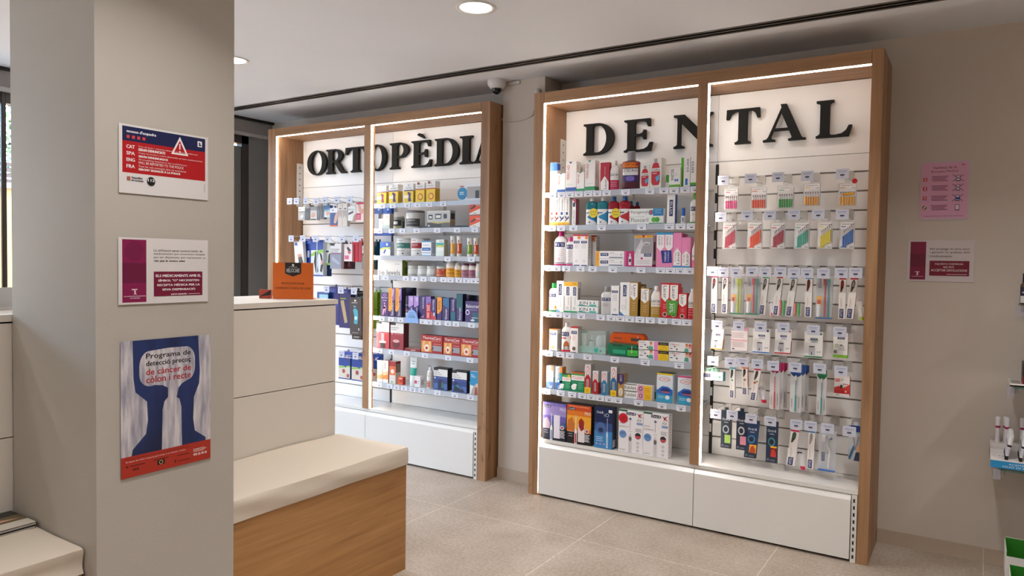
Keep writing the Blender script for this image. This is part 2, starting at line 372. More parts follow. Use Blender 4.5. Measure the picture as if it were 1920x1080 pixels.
# ------------------------------------------------------------------ display units
def tag_mesh(w=.056, h=.034, c='E6E9F2'):
    b = MB(); b.box(-w/2, w/2, -.001, .001, -h/2, h/2, M(c, .4))
    f = face(w, h, -.001, z0=-h/2)
    b.art([R(.14, .74, .86, .80, '8C96B4'), R(.2, .62, .8, .67, 'A0A8C0'), R(.34, .30, .66, .46, '3C4054'), R(.45, .14, .55, .2, 'A0A8C0')], f)
    return b
TM = None
def price_tag(parent, x, y, z, big=False):
    global TM
    if TM is None: TM = {}
    if big not in TM:
        o = tag_mesh(*((.062, .052, 'CED1E0') if big else (.056, .034))).build('price_tag', parent); TM[big] = o  # big tags face away from the light; that shade is in their colour
    else:
        o = TM[big].copy(); COL.objects.link(o); o.parent = parent
    o.location = (x, y, z); return o
class Unit: pass
def unit(label, xl, xr, tl, trr, dx0, dx1, y0, yb, ztop, zin):
    U = Unit(); r = U.root = empty('display_unit', (0, 0, 0), label, 'display unit', 'oak framed wall display units')
    U.y0 = y0; U.yb = yb; xi, xj = xl+tl, xr-trr; U.xi, U.xj, U.dx0, U.dx1 = xi, xj, dx0, dx1
    e = .002
    MB().box(xl, xi, y0, YW-.002, 0, ztop, WV).build('side_panel', r)
    MB().box(xj, xr, y0, YW-.002, 0, ztop, WV).build('side_panel', r)
    MB().box(xi+e, xj-e, y0, YW-.002, zin, ztop-.001, WH).build('top_panel', r)
    MB().box(dx0, dx1, y0+.001, y0+.05, .368, zin-.001, WV).build('divider', r)
    xm = (dx0+dx1)/2
    # back panels with joints
    for a, b, slat in ((xi+e, xm-.001, 0), (xm+.001, xj-e, 1)):
        if slat != U_slat_bay[0 if label is DL else 1]:
            q = MB(); zs = [.37, .475, .87, 1.285, 1.70, 2.115, zin-.002]
            for i in range(6): q.box(a, b, yb, yb+.018, zs[i]+(.0015 if i else 0), zs[i+1]-.0015, M('EDEBE9', .42))
            q.box(a, b, yb+.018, yb+.03, .37, zin-.002, M('8A8784', .6)); q.build('back_panel', r)
        else:
            q = MB(); zs = [.37]+U_slots[0 if label is DL else 1]+[2.115, zin-.002]
            for i in range(len(zs)-1):
                g0 = .0045 if 0 < i and zs[i] != 2.115 else .0015; g1 = .0045 if zs[i+1] < 2.1 else .0015
                q.box(a, b, yb, yb+.018, zs[i]+(g0 if i else 0), zs[i+1]-g1, M('EDEBE9', .42))
            q.box(a, b, yb+.014, yb+.03, .37, zin-.002, DARKSLOT); q.build('slat_panel', r)
    up = MB().box(xm-.009, xm+.009, yb-.004, yb+.01, .37, 2.1, BLACK)
    for k in range(14): up.box(xm-.012, xm+.004, yb-.005, yb, .5+k*.11, .55+k*.11, 'E4E0DC')
    up.build('upright_rail', r)
    # base with two drawers
    MB().box(xi+e, xj-e, y0+.012, yb, .348, .368, WHITE).build('base_top', r)
    rr = MB().box(xi+e, xj-.035, y0+.03, yb, .02, .347, M('CFCBC6', .5)); rr.build('base_carcass', r)
    for a, b in ((xi+.004, xm-.002), (xm+.002, xj-.034)):
        q = MB(); vs_ = [(x, y, z) for x in (a, b) for y, z in ((y0, .015), (y0, .318), (y0+.022, .345), (y0+.028, .345), (y0+.028, .015))]
        q.add(vs_, [(0, 5, 6, 1), (2, 7, 8, 3), (3, 8, 9, 4), (0, 4, 9, 5), (4, 3, 2, 1, 0), (5, 6, 7, 8, 9)], WHITE)
        q.add(vs_, [(1, 6, 7, 2)], WHITE); q.build('drawer_front', r)
    q = MB().box(xj-.030, xj-.004, y0+.006, y0+.028, .0, .345, WHITE)
    for k in range(9): q.box(xj-.022, xj-.014, y0+.0045, y0+.0065, .02+k*.036, .038+k*.036, BLACK)
    q.build('slotted_rail', r)
    # light strips
    LS = M('FFF6EC', .5, 0, 1, STRIP)
    for nm, a in (('light_strip', (xi+.001, xi+.008, y0+.004, y0+.014, .02, zin-.002)), ('light_strip', (dx1, dx1+.006, y0+.014, y0+.022, .37, zin-.002)),
                  ('light_strip', (xi+.012, dx0-.002, y0+.012, y0+.019, zin-.005, zin-.001)), ('light_strip', (dx1+.010, xj-.004, y0+.012, y0+.019, zin-.005, zin-.001))):
        MB().box(*a, LS).build(nm, r)
    q = MB().box(xi, xi+.003, yb-.07, yb-.005, 1.95, 2.32, WHITE)
    for k in range(7): q.add([(xi+.0035, yb-.045, 1.98+k*.05), (xi+.0035, yb-.035, 1.98+k*.05), (xi+.0035, yb-.035, 1.99+k*.05), (xi+.0035, yb-.045, 1.99+k*.05)], [(0, 1, 2, 3)], BLACK)
    q.build('shelf_upright', r)
    return U
def shelf(U, z, xa, xb, tags, parts=1):
    y = U.y0+.035
    s = MB().box(xa, xb, y+.006, U.yb-.012, z-.008, z, M('E4ECF0', .12, 0, .5)); s.box(xa, xb, y+.0045, y+.009, z-.009, z+.001, M('9FB4B8', .2))
    for x in (xa+.02, (xa+xb)/2, xb-.02): s.box(x-.0015, x+.0015, U.yb-.05, U.yb-.012, z-.045, z-.008, WHITE)
    s = s.build('shelf', U.root)
    MB().box(xa, xb, y, y+.004, z-.031, z+.002, ACRYL).build('price_rail', s)
    for u in tags:
        p = bp(u, 0, 'y', y)
        q = bp(u, 540, 'y', y); price_tag(s, q.x, y-.0015, z-.018)
DL = 'oak framed display unit lettered DENTAL on the right'
OL = 'oak framed display unit lettered ORTOPÈDIA behind the counter'
U_slat_bay = {0: 1, 1: 0}
U_slots = {0: [.475, .578, .68, .783, .885, .987, 1.09, 1.192, 1.296, 1.40, 1.503, 1.605, 1.708, 1.81, 1.914, 2.018], 1: [.47, .775, .88, 1.284, 1.38, 1.635, 1.80, 1.975]}
UD = unit(DL, -2.415, -.417, .070, .052, -1.346, -1.291, 0, .30, 2.581, 2.512)
UO = unit(OL, -5.035, -2.785, .098, .071, -3.937, -3.873, .04, .33, 2.581, 2.517)
def reg(x, y, s): return lambda a, b: (x+a/s, y+b/s)
R1, R2 = reg(1010, 270, 6), reg(1160, 270, 6); R3, R4 = reg(1010, 420, 5.684), reg(1160, 420, 5.684)
R5, R6 = reg(1010, 590, 6), reg(1160, 590, 6); R7, R8 = reg(1000, 720, 7.714), reg(1140, 720, 6.75)
O2, O3, O5 = reg(690, 220, 4.696), reg(690, 420, 5.4), reg(690, 580, 5.4)
L1, L2 = reg(540, 360, 6.35), reg(580, 520, 5.4)
H1, H2, H3 = reg(1320, 300, 6), reg(1320, 480, 7.714), reg(1470, 480, 7.712); H4, H5, H6 = reg(1310, 590, 6), reg(1470, 590, 6), reg(1320, 740, 6)
def us(rg, *a): return [rg(x, 0)[0] for x in a]
shelf(UD, 1.948, -2.343, -1.33, us(R1, 140, 240, 332, 432, 537, 640, 745, 957)+us(R2, 328, 485, 597, 722, 835))
shelf(UD, 1.738, -2.343, -1.33, us(R1, 138, 242, 380, 695)+us(R2, 245, 555, 683, 805))
shelf(UD, 1.484, -2.343, -1.33, us(R3, 112, 188, 292, 443, 572, 787)+us(R4, 236, 443, 548, 655, 755))
shelf(UD, 1.188, -2.343, -1.33, us(R3, 128, 213, 308, 460, 668, 780)+us(R4, 25, 125, 235, 345, 480, 625, 735))
shelf(UD, .936, -2.343, -1.33, us(R5, 130, 258, 367, 567, 873)+us(R6, 320, 703))
shelf(UD, .690, -2.343, -1.33, us(R5, 110, 270, 400, 515, 615, 715, 820, 920)+us(R6, 252, 518, 735))
shelf(UO, 1.925, -3.862, -2.858, us(O2, 120, 212, 340, 430, 532, 655))
shelf(UO, 1.738, -3.862, -2.858, us(O2, 100, 205, 300, 425, 605, 780, 935))
shelf(UO, 1.535, -3.862, -2.858, us(O3, 805, 1045))
shelf(UO, 1.387, -3.862, -2.858, us(O3, 85, 180, 385, 475, 563, 664, 765, 835, 920, 997, 1070, 1115))
shelf(UO, 1.078, -3.862, -2.858, us(O3, 145, 238, 335, 560, 624, 712, 815, 898, 1055))
shelf(UO, .833, -3.862, -2.858, us(O5, 125, 247, 402, 588, 823, 1045))
shelf(UO, .573, -3.862, -2.858, us(O5, 125, 230, 300, 375, 465, 555, 718, 895, 1055))
for ch, u0, u1 in (('D', 1094.5, 1151), ('E', 1170.5, 1223.5), ('N', 1263, 1336), ('T', 1361.5, 1424.5), ('A', 1431, 1511), ('L', 1530, 1597.5)):
    y = .268; a = bp(u0, 230, 'y', y); b = bp(u1, 230, 'y', y)
    sign_letter(ch, a.x, b.x, 2.207, 2.409, y, UD.root)
for ch, u0, u1 in (('O', 576, 611.5), ('R', 611.4, 649), ('T', 647, 686), ('O', 688, 724), ('P', 730.5, 765.6), ('È', 771, 808.5), ('D', 814.6, 859.3), ('I', 861.4, 884.8), ('A', 887, 930)):
    y = .298; a = bp(u0, 290, 'y', y); b = bp(u1, 290, 'y', y)
    sign_letter(ch, a.x, b.x, 2.215, 2.418, y, UO.root)
# ------------------------------------------------------------------ counter, bench, things by the wall
CX = -2.771
ct = empty('counter', (CX, -1.343, 0), 'long beige panelled counter behind the wooden bench', 'counter')
for a, b in ((-5.2+1.343, -2.8462+1.343), (-2.845+1.343, 0)):
    MB().box(-.55, -.002, a, b, 0, 1.27, M('8C857D', .6)).build('carcass', ct) if 0 else None
cq = MB().box(-.55, -.018, -4.2, 0, .0, 1.268, M('2A2725', .6)); cq.build('carcass', ct)
for z0, z1 in ((.0, .434), (.438, .873), (.877, 1.266)): MB().box(-.0175, 0, -4.2, -.012, z0, z1, CREAM).build('front_panel', ct)
MB().box(-.56, .002, -4.2, .002, 1.272, 1.296, CREAM).build('worktop', ct)
MB().box(-.5, -.02, .0005, .004, 0, 1.266, BLACK).build('end_panel', ct)
def cushion(x0, x1, y0, y1, z0, z1, seed):
    b = MB(); nx, ny, nz = 14, 40, 5; random.seed(seed)
    from mathutils import noise as N
    def P3(u, v, w):
        x = x0+(x1-x0)*u; y = y0+(y1-y0)*v; z = z0+(z1-z0)*w
        r = .016
        cx = min(max(x, x0+r), x1-r); cy = min(max(y, y0+r), y1-r); cz = min(z, z1-r)
        d = Vector((x-cx, y-cy, z-cz if z > z1-r else 0)); l = d.length
        if l > r: d = d*(r/l)
        p = Vector((cx, cy, cz if z > z1-r else z))+d
        n = N.noise(Vector((p.x*4, p.y*3+p.z*9, p.z*12+seed)))*.024+N.noise(Vector((p.x*9+5, p.y*8, p.z*20)))*.003
        if w < 1: p.x += n*(1 if u == 1 else 0)*(.4+.6*math.sin(w*3.14))
        else: p.z += n*.3
        return p
    def grid(f, a, c):
        b.add([f(i/a, j/c) for j in range(c+1) for i in range(a+1)], [(j*(a+1)+i, j*(a+1)+i+1, (j+1)*(a+1)+i+1, (j+1)*(a+1)+i) for j in range(c) for i in range(a)], M('D9CDBD', .7), True)
    grid(lambda s, t: P3(s, t, 1), nx, ny); grid(lambda s, t: P3(1, s, t), ny, nz); grid(lambda s, t: P3(0, 1-s, t), ny, nz)
    grid(lambda s, t: P3(1-s, 1, t), nx, nz); grid(lambda s, t: P3(s, 0, t), nx, nz); grid(lambda s, t: P3(1-s, t, 0), 1, 1)
    return b
for L, ya, yb_, sd in (('wooden bench with cream cushion, right of the poster column', PY1+.004, -1.335, 1), ('cream cushioned bench left of the poster column, holding magazines', -4.6, PY0-.006, 4)):
    bn = empty('bench', (0, 0, 0), L, 'bench', 'cushioned benches along the counter')
    MB().box(CX+.004, -2.298, ya, yb_-.006, 0, .515, WY).build('bench_base', bn)
    cushion(CX+.004, -2.288, ya, yb_+.004, .518, .603, sd).build('cushion', bn)
mg = empty('magazine', (-2.675, -2.985, .604), 'printed magazine with dark cover on top of the pile on the left bench', 'magazine', 'magazines on the bench')
random.seed(5)
for k, (dx, dy, c, lb) in enumerate(((0, 0, '1C1E26', ''), (.006, -.01, '2A2C3A', ''))):
    b = MB().box(-.09, .09, -.14, .13, 0, .008, M('1A1B22', .3)); b.box(-.088, .092, -.137, .127, .001, .006, 'B0A8A0')
    f = lambda u, v, o: (.09-v*.18, .13-u*.27, .0082+o)
    if k == 0:
        b.art([R(0, .0, 1, .34, 'D8CFC2'), R(0, .34, 1, .70, '6A5A3C'), R(.3, .34, .8, .52, 'B98A72'), O(.45, .38, .12, '34424C'), R(0, .70, 1, 1, '23241F'), P([(.05, .45), (.4, .62), (.8, .5), (.4, .40)], 'C79A84'), R(.4, .8, .8, .84, 'C8C8C0')], f, .27, .15)
        o = b.build('cover', mg); mg.location.z = .604+.0095
    else: b.build('magazine', None, (-2.67, -2.99, .6045), label='dark magazine underneath the printed one on the left bench', cat='magazine', group='magazines on the bench')
# pale rounded item standing on the left end of the counter
b = MB(); pr = arc(0, 0, .16, .072, 0, 180, 16)
b.add([(-.004, x, z+.01) for x, z in pr]+[(.004, x, z+.01) for x, z in pr], [tuple(range(17)), tuple(range(33, 16, -1))]+[(i, i+17, i+18, i+1) for i in range(16)], M('C9C6C4', .5)); b.box(-.05, .05, -.16, .16, 0, .01, M('C9C6C4', .5))
b.build('card_holder', None, (-3.05, -2.734, 1.2965), label='pale grey rounded holder on the counter left of the column', cat='holder')
# orange sign on the counter
hx = next(x/1000 for x in range(-3300, -2700) if (lambda d: 960+CF*d.dot(RT)/d.dot(FW))(Vector((x/1000, -1.5, 1.4))-CO) >= 549.5)
q = MB().box(-.103, .103, -.001, .001, 0, .185, M('D9650F', .5))
q.art([P([(.30, 1), (.70, 1), (.70, .70), (.5, .62), (.30, .70)], '1D1917'), T('HELIOCARE', .34, .73, .66, .84, 'E8E4E0'), R(.40, .87, .60, .885, 'B0ACA8'), O(.5, .93, .03, 'E8E4E0'),
       T('PROTECCIÓN SOLAR', .22, .40, .78, .47, '4A1C12'), T('COMPLETA Y FÁCIL DE USAR', .06, .27, .94, .34, '4A1C12')], face(.206, .185, -.001), .206, .185)
q.box(-.1, .1, .0, .07, 0, .002, 'D9650F')
q.build('counter_sign', None, (hx, -1.5, 1.297), .5687, 'orange cardboard sign standing on the far end of the counter', 'sign')
q = MB().box(-.03, .03, -.012, .012, 0, .045, 'B0442A'); q.art([P([(0, .2), (1, 1), (1, .4)], '1A1614')], face(.06, .045, -.012))
q.build('leaflet_box', None, (hx-.135, -1.56, 1.297), .5687, 'small red and black box beside the orange counter sign', 'box')
# posters
def bolder(items, only=None):
    out = []
    for it in items:
        out.append(it)
        if it[0] == 't' and len(it[1]) < 30 and (only is None or only(it)):
            d = .0035; out.append(it[:2]+(it[2]+d, it[3], it[4]+d)+it[5:]); out.append(it[:2]+(it[2]+d/2, it[3]+.0015, it[4]+d/2, it[5]+.0015)+it[6:])
    return out
def onpillar(name, u, v0, v1, thick, items, label, ya, yb_, bend=0, c='E6E2E2'):
    w = yb_-ya; h = v1-v0; x = PX1+.004; n = 14
    def pos(a, b, o): return (x+o, ya+a*w, v0+b*h)
    b = MB()
    vs_ = []
    for i in range(n+1):
        for bb_ in (0, .5, 1):
            vs_.append(pos(i/n, bb_, 0))
    for i in range(n+1):
        for bb_ in (0, .5, 1): vs_.append(pos(i/n, bb_, -.0012))
    m = 3*(n+1); fs = []
    for i in range(n):
        for j in (0, 1): fs += [(i*3+j, i*3+3+j, i*3+4+j, i*3+1+j), (m+i*3+j, m+i*3+1+j, m+i*3+4+j, m+i*3+3+j)]
    b.add(vs_, fs, M(c, .3), True); b.art(bolder(items), pos, w, h, .0005)
    return b.build(name, label=label, cat='poster')
RD, NV = 'B8121C', '141D4E'
s1 = [R(.035, .30, .965, 1-.03, RD), R(.035, .76, .965, .97, NV), T("mossos d'esquadra", .08, .87, .39, .925, 'E8E8F0')]
s1 += [R(.08+i*.055, .80, .11+i*.055, .845, 'D84040') for i in range(4)]
s1 += [P([(.56, .66), (.76, .66), (.66, .94)], 'F4F0F0'), P([(.59, .685), (.73, .685), (.66, .88)], RD), R(.653, .745, .667, .83, 'F4F0F0'), O(.66, .71, .009, 'F4F0F0'), R(.87, .83, .925, .92, 'F0F0F4'), O(.895, .885, .01, NV), R(.885, .845, .915, .87, NV)]
for i, (k, a, c_) in enumerate((('CAT', 'Tots els furts i robatoris detectats en aquest establiment', 'SERAN DENUNCIATS'), ('SPA', 'Todos los hurtos y robos detectados en este establecimiento', 'SERÁN DENUNCIADOS'), ('ENG', 'All shoplifting detected in this establishment', 'WILL BE REPORTED TO THE POLICE'), ('FRA', 'Tous les vols constatés dans ce commerce', 'SERONT SIGNALÉS À LA POLICE'))):
    z = .655-i*.095; s1 += [T(k, .075, z, .16, z+.05, 'F4E8E8'), T(a, .2, z+.028, .2+(.67, .73, .54, .53)[i], z+.056, 'F4E0E0'), T(c_, .2, z-.02, .2+(.29, .32, .5, .46)[i], z+.018, 'F8F0F0')]
s1 += [R(.08, .19, .115, .245, 'B06050'), T('Generalitat', .125, .222, .24, .25, '505058'), T('de Catalunya', .125, .18, .25, .208, '505058'), O(.335, .205, .045, '18181C'), T('112', .30, .20, .37, .24, 'F0F0F0'), R(.955, .12, .958, .25, '404048')]
onpillar('wall_poster', 0, 1.697, 1.910, 0, s1, 'red and navy police warning poster, top of the three on the column', -2.775, -2.468, .6)
s2 = [R(.04, .03, .29, .97, '8A1550'), R(.04, .32, .29, .62, '70103F'), O(.165, .80, .10, '7A1248'), R(.135, .215, .195, .23, 'F0D8E4'), P([(.14, .235), (.16, .21), (.165, .16), (.15, .15), (.19, .15), (.175, .17), (.18, .2)], 'F0E0E8'), T("COL·LEGI DE FARMACÈUTICS", .055, .115, .28, .13, 'E8C8D8'), T('DE GIRONA', .12, .085, .22, .10, 'E8C8D8'), R(.37, .11, .93, .49, '7A1238')]
s2 += [T(t, .37, .80-i*.055, .37+w_, .835-i*.055, '4A4048') for i, (t, w_) in enumerate((('La utilització sense control mèdic de', .56), ('medicaments que necessiten recepta', .59), ('per ser dispensats, pot representar un', .60), ('risc per la vostra salut', .35)))]
s2 += [T(t, .65-w_/2, .405-i*.07, .65+w_/2, .445-i*.07, 'F8F0F4') for i, (t, w_) in enumerate((('ELS MEDICAMENTS AMB EL', .52), ('SÍMBOL "O" NECESSITEN', .47), ('RECEPTA MÈDICA PER LA', .49), ('SEVA DISPENSACIÓ', .38)))]
s2 += [T('LLEI DE GARANTIES', .56, .125, .74, .145, 'F0E0E8'), R(.76, .13, .90, .14, 'D8B8C8')]
onpillar('wall_poster', 0, 1.350, 1.560, 0, s2, 'white and magenta laminated notice about prescriptions, middle of the column', -2.778, -2.468, .3)
BL = '22376E'
def brushm(name, a, b_, sc):
    def f(nt, bs):
        nt.links.new(ramp(nt, noise(nt, 1, 6, mapped(nt, sc)), [(.35, a), (.6, b_)]), bs.inputs['Base Color'])
    return nodemat(name, .5, f)
WB = brushm('painted_white', '9C9AAC', 'DCD8DC', (60, 60, 8)); BB = brushm('painted_blue', '14204A', '20346C', (12, 12, 4))
s3 = [R(0, 0, 1, 1, WB), P([(.12, 1), (.85, 1), (.87, .72), (.86, .62), (.80, .52), (.79, .35), (.81, .25), (.94, .18), (.94, .12), (.10, .12), (.12, .2), (.26, .3), (.28, .4), (.27, .54), (.15, .62), (.13, .72)], BB)]
s3 += [P([(.43, .10), (.44, .46), (.46, .52), (.50, .55), (.58, .55), (.63, .52), (.65, .46), (.66, .12)], WB),
       P(arc(.30, .80, .11, .115, 180, 100, 6)+[(.5, .925)]+arc(.70, .82, .11, .105, 80, 0, 6)+arc(.72, .76, .09, .10, 0, -60, 5)+[(.66, .64), (.62, .61), (.60, .545), (.50, .545), (.50, .62), (.44, .645)]+arc(.31, .74, .12, .09, -70, -180, 8), WB)]
s3 += [T('Programa de', .26, .845, .76, .895, '17171C'), T('detecció precoç', .26, .79, .76, .84, '17171C'), T('de càncer de', .26, .735, .76, .78, 'B8303A'), T('còlon i recte', .26, .675, .76, .725, 'B8303A'),
       R(0, 0, 1, .155, 'B5301F'), T("El programa s'adreça als homes i les dones de 50 a 69 anys", .05, .128, .74, .142, '3A1410'), T('El càncer de còlon i recte es pot tractar si es detecta a temps.', .05, .108, .70, .122, 'F4E4E0'), T('972 22 29 25', .79, .05, .95, .066, 'F8F0F0'),
       R(.79, .10, .93, .104, 'F0D8D0'), R(.79, .09, .95, .094, 'F0D8D0'), R(.79, .08, .92, .084, 'F0D8D0'), R(.05, .075, .07, .087, '48140C'), T('IAS', .12, .045, .18, .06, '30100C'), R(.09, .08, .25, .086, '5A1C12'), R(.38, .045, .46, .08, '14141A'), ('o', .42, .0625, .022, 'C8A868'), ('o', .42, .0625, .015, '14141A'), R(.34, .085, .50, .09, '5A1C12'), R(.6, .08, .74, .085, '5A1C12'), T('f', .57, .03, .585, .05, '30100C'), R(.61, .035, .75, .04, '5A1C12')]
onpillar('wall_poster', 0, .803, 1.235, 0, s3, 'blue and white poster with red bottom band, lowest on the column', -2.772, -2.458, 1, 'C8C4CC')
# notices on the right wall
def onwall(x0, x1, z0, z1, items, label, c):
    b = MB().box(x0, x1, YW-.0035, YW-.001, z0, z1, M(c, .35)); b.art(items, face(x1-x0, z1-z0, YW-.0035, x0, z0), x1-x0, z1-z0)
    return b.build('wall_notice', label=label, cat='notice')
n1 = [R(.03, .03, .97, .97, 'DDA5C4'), T('Validesa de la', .26, .87, .74, .915, '5A2040'), T('Recepta Mèdica', .23, .80, .77, .845, '5A2040'), R(.84, .92, .90, .935, 'A04070')]
for i, z in enumerate((.665, .505, .345)): n1 += [R(.07, z, .15, z+.06, 'C01C34'), P([(.09, z+.012), (.10, z+.01), (.135, z+.05), (.125, z+.052)], 'FFF0F0'), P([(.135, z+.012), (.125, z+.01), (.09, z+.05), (.10, z+.052)], 'FFF0F0')]
n1 += [O(.11, .21, .045, '7A6A3A'), P([(.085, .21), (.10, .185), (.145, .235), (.13, .24), (.102, .21)], 'FFF8F0')]
for i, z in enumerate((.70, .54, .365, .205)):
    for k in range(4): n1.append(R(.24+.02*(k % 2), z+.035-k*.024, .58-.03*(k % 3), z+.045-k*.024, '7A3A5A'))
    n1 += [R(.73, z-.05, .82, z+.05, '4A4050'), R(.74, z-.035, .81, z+.042, 'E8D0E0')]
    if i < 3: n1 += [P([(.66, z+.06), (.67, z+.065), (.89, z-.05), (.88, z-.055)], '3A3A6A'), P([(.67, z-.055), (.66, z-.05), (.88, z+.06), (.89, z+.055)], '3A3A6A')]
n1 += [R(.73, .34, .83, .375, '2A4A9A'), R(.1, .06, .9, .066, '9A6A88')]
onwall(-.268, -.046, 1.757, 2.061, n1, 'pink notice with crossed out phones, upper one on the right wall', 'CDB8C4')
n2 = [R(.04, .04, .28, .96, '7E123C'), R(.04, .35, .28, .66, '6A0F34'), R(.12, .22, .19, .235, 'F0D8E4'), P([(.13, .24), (.15, .21), (.15, .17), (.13, .15), (.18, .15), (.165, .17), (.17, .21)], 'F0E0E8'), R(.07, .11, .25, .12, 'D8A8C0'),
      R(.34, .14, .93, .50, '780E30'), T('Per protegir la seva salut', .34, .75, .93, .81, '4A4044'), T('i garantir la qualitat dels', .34, .67, .93, .73, '4A4044'), T('medicaments', .34, .59, .67, .64, '4A4044'),
      T('AQUESTA FARMÀCIA', .42, .40, .84, .455, 'F4ECEE'), T('NO POT', .55, .325, .71, .375, 'F4ECEE'), T('ACCEPTAR DEVOLUCIONS', .365, .245, .90, .30, 'F4ECEE'), R(.6, .17, .9, .185, 'D8B0C0')]
onwall(-.313, -.012, 1.434, 1.651, n2, 'white and maroon notice about returns, lower one on the right wall', 'D2C8CC')
# security camera, sensor, cable
sc_ = empty('security_camera', (-2.775, .10, ZC), 'white dome security camera on the ceiling above the pilaster', 'security camera')
MB().lathe([(.062, 0), (.064, -.012), (.060, -.035), (.045, -.055), (.035, -.058)], M('D6D4D6', .35), n=28).build('housing', sc_)
MB().lathe([(.034, -.055), (.033, -.068), (.024, -.084), (.010, -.093), (.001, -.095)], M('101014', .08), n=24).build('lens_dome', sc_)
MB().box(-2.715, -2.63, .158, .168, 2.701, 2.722, M('CFC8BC', .5)).build('cable_duct', label='short white cable duct beside the security camera', cat='cable duct')
t = MB()
pts = [bp(1007+math.cos(a)*0, 172, 'y', .165) for a in (0,)]
q = bp(1009, 172, 'y', .15)
MB().lathe([(.020, -.022), (.022, -.01), (.022, .008), (.014, .018), (.001, .02)], M('CFCBC6', .4), n=20, cx=q.x, cy=.147).build('sensor', None, (0, 0, q.z), label='small white round sensor on the pilaster above the dental unit', cat='sensor')
pts = [bp(u, v, 'y', .165) for u, v in ((941, 222), (944, 228), (955, 229), (970, 228), (985, 224), (999, 217), (1002, 205), (1006, 180))]
MB().tube(pts, .003, M('C4BDB2', .5)).build('cable', label='thin white cable drooping across the pilaster', cat='cable')
# ------------------------------------------------------------------ products on the shelves
G = {}
def SH(rg, z, y, phrase, U=None):
    zz = [q for q in ((1.948, 1.738, 1.484, 1.188, .936, .690, 9) if 'dental' in phrase else (1.925, 1.738, 1.535, 1.387, 1.078, .833, .573, 9)) if q > z+.01]
    G.update(hm=min(zz)-.0095-z-.002, rg=rg, z=z+.0012, y=y, ph=phrase, grp='products '+phrase)
def place(x0, x1, yt, yb_, y=None, z=None):
    """front-face pixel box -> world x0, x1, height, on the shelf"""
    rg = G['rg']; y = G['y'] if y is None else y
    a = rg(x0, yb_); b = rg(x1, yb_); c = rg((x0+x1)/2, yt); d_ = rg((x0+x1)/2, yb_)
    A = bp(a[0], d_[1], 'y', y); B = bp(b[0], d_[1], 'y', y); t = bp(c[0], c[1], 'y', y); q = bp(d_[0], d_[1], 'y', y)
    xb_ = B.x
    if 'orthopaedic' in G['grp'] and G.get('hm', 9) < 9: xb_ = min(B.x, UO.xj-.004)
    return A.x, xb_, min(t.z-q.z, G.get('hm', 9)), y
def fin(o, label, cat, ph=None):
    tag(o, label+' '+(G['ph'] if ph is None else ph), cat, G['grp']); return o
def C(x0, x1, yt, yb_, dep, base, art, label, side=(), top=None, y=None, dz=0, h=None, name='carton', cat='box'):
    a, b, hh, y = place(x0, x1, yt, yb_, y); w = b-a; h = h or hh; b_ = MB()
    b_.box(-w/2, w/2, 0, dep, 0, h, M(base, .35), M(top, .35) if top else None)
    b_.art(art, face(w, h, 0), w, h, .0003)
    if side: b_.art(side, sideface(dep, h, w/2, 0), dep, h, .0003)
    # folded carton edges
    b_.tube([(-w/2+.001, .0006, h), (w/2-.001, .0006, h)], .0006, M(top or base, .5), 4)
    o = b_.build(name, None, ((a+b)/2, y, G['z']+dz)); return fin(o, label, cat)
def cyl(w, h, sy=1, z0=0, k=1.0):
    def f(u, v, o):
        a = (u-.5)*2.2; r = w/2*k+o
        return (r*math.sin(a), -r*sy*math.cos(a), z0+v*h)
    f.curved = 1; return f
def B(x0, x1, yt, yb_, base, capc, art, label, nk=.34, caph=.16, sh=.12, sy=.62, y=None, dz=0, kind='bottle', base2=None, alpha=None, capr=None, artz=(0, 1), behind=0, sq=.5):
    a, b, h, y = place(x0, x1, yt, yb_, y); w = b-a; r = w/2; hc = h*caph; hb = h-hc; hs = hb*sh
    m = M(base, .25) if alpha is None else M(base, .05, 0, alpha)
    t = MB()
    if kind == 'jar':
        t.lathe([(r*.93, 0), (r, h*.04), (r, hb*.90), (r*.88, hb)], m, 1, 48)
        sy = 1; f = cyl(w, hb*.9, 1)
    elif kind == 'tub':
        t.lathe([(r*.96, 0), (r, h*.03), (r, hb*.97), (r*.95, hb)], m, 1, 48); sy = 1; f = cyl(w, hb, 1)
    else:
        t.lathe([(r*.92, 0), (r, h*.02), (r, hb-hs-.0*h), (r*.86, hb-hs*.55), (r*nk*1.25, hb-hs*.06), (r*nk, hb)], m, sy, 48, sq=sq if sy < 1 else 0)
        f = cyl(w, hb-hs, sy, 0, 1.0) if sq == 0 or sy == 1 else None
        if f is None:
            def f(u, v, o):   # front of the rounded-square section
                A_ = (u-.5)*2.2; e = 1-sq*.6; c, q = math.sin(A_), math.cos(A_)
                c = math.copysign(abs(c)**e, c); q = abs(q)**e
                return ((r+o)*c, -(r*sy+o)*q, v*(hb-hs))
            f.curved = 1
    t.art(art, f, w, hb-(hs if kind == 'bottle' else 0), .0004)
    o = t.build('jar' if kind != 'bottle' else 'bottle', None, ((a+b)/2, y+r*sy+.004, G['z']+dz), .42 if sy == 1 else .2)
    cr = r*(capr or {'jar': .9, 'tub': 1.0}.get(kind, nk*1.12)); q = MB()
    q.lathe([(cr, hb*.995), (cr, hb+hc*.85), (cr*.92, h), (.0008, h)], M(capc, .35), 1, 24); q.build('cap' if kind == 'bottle' else 'lid', o)
    return fin(o, label, 'bottle' if kind == 'bottle' else 'jar')
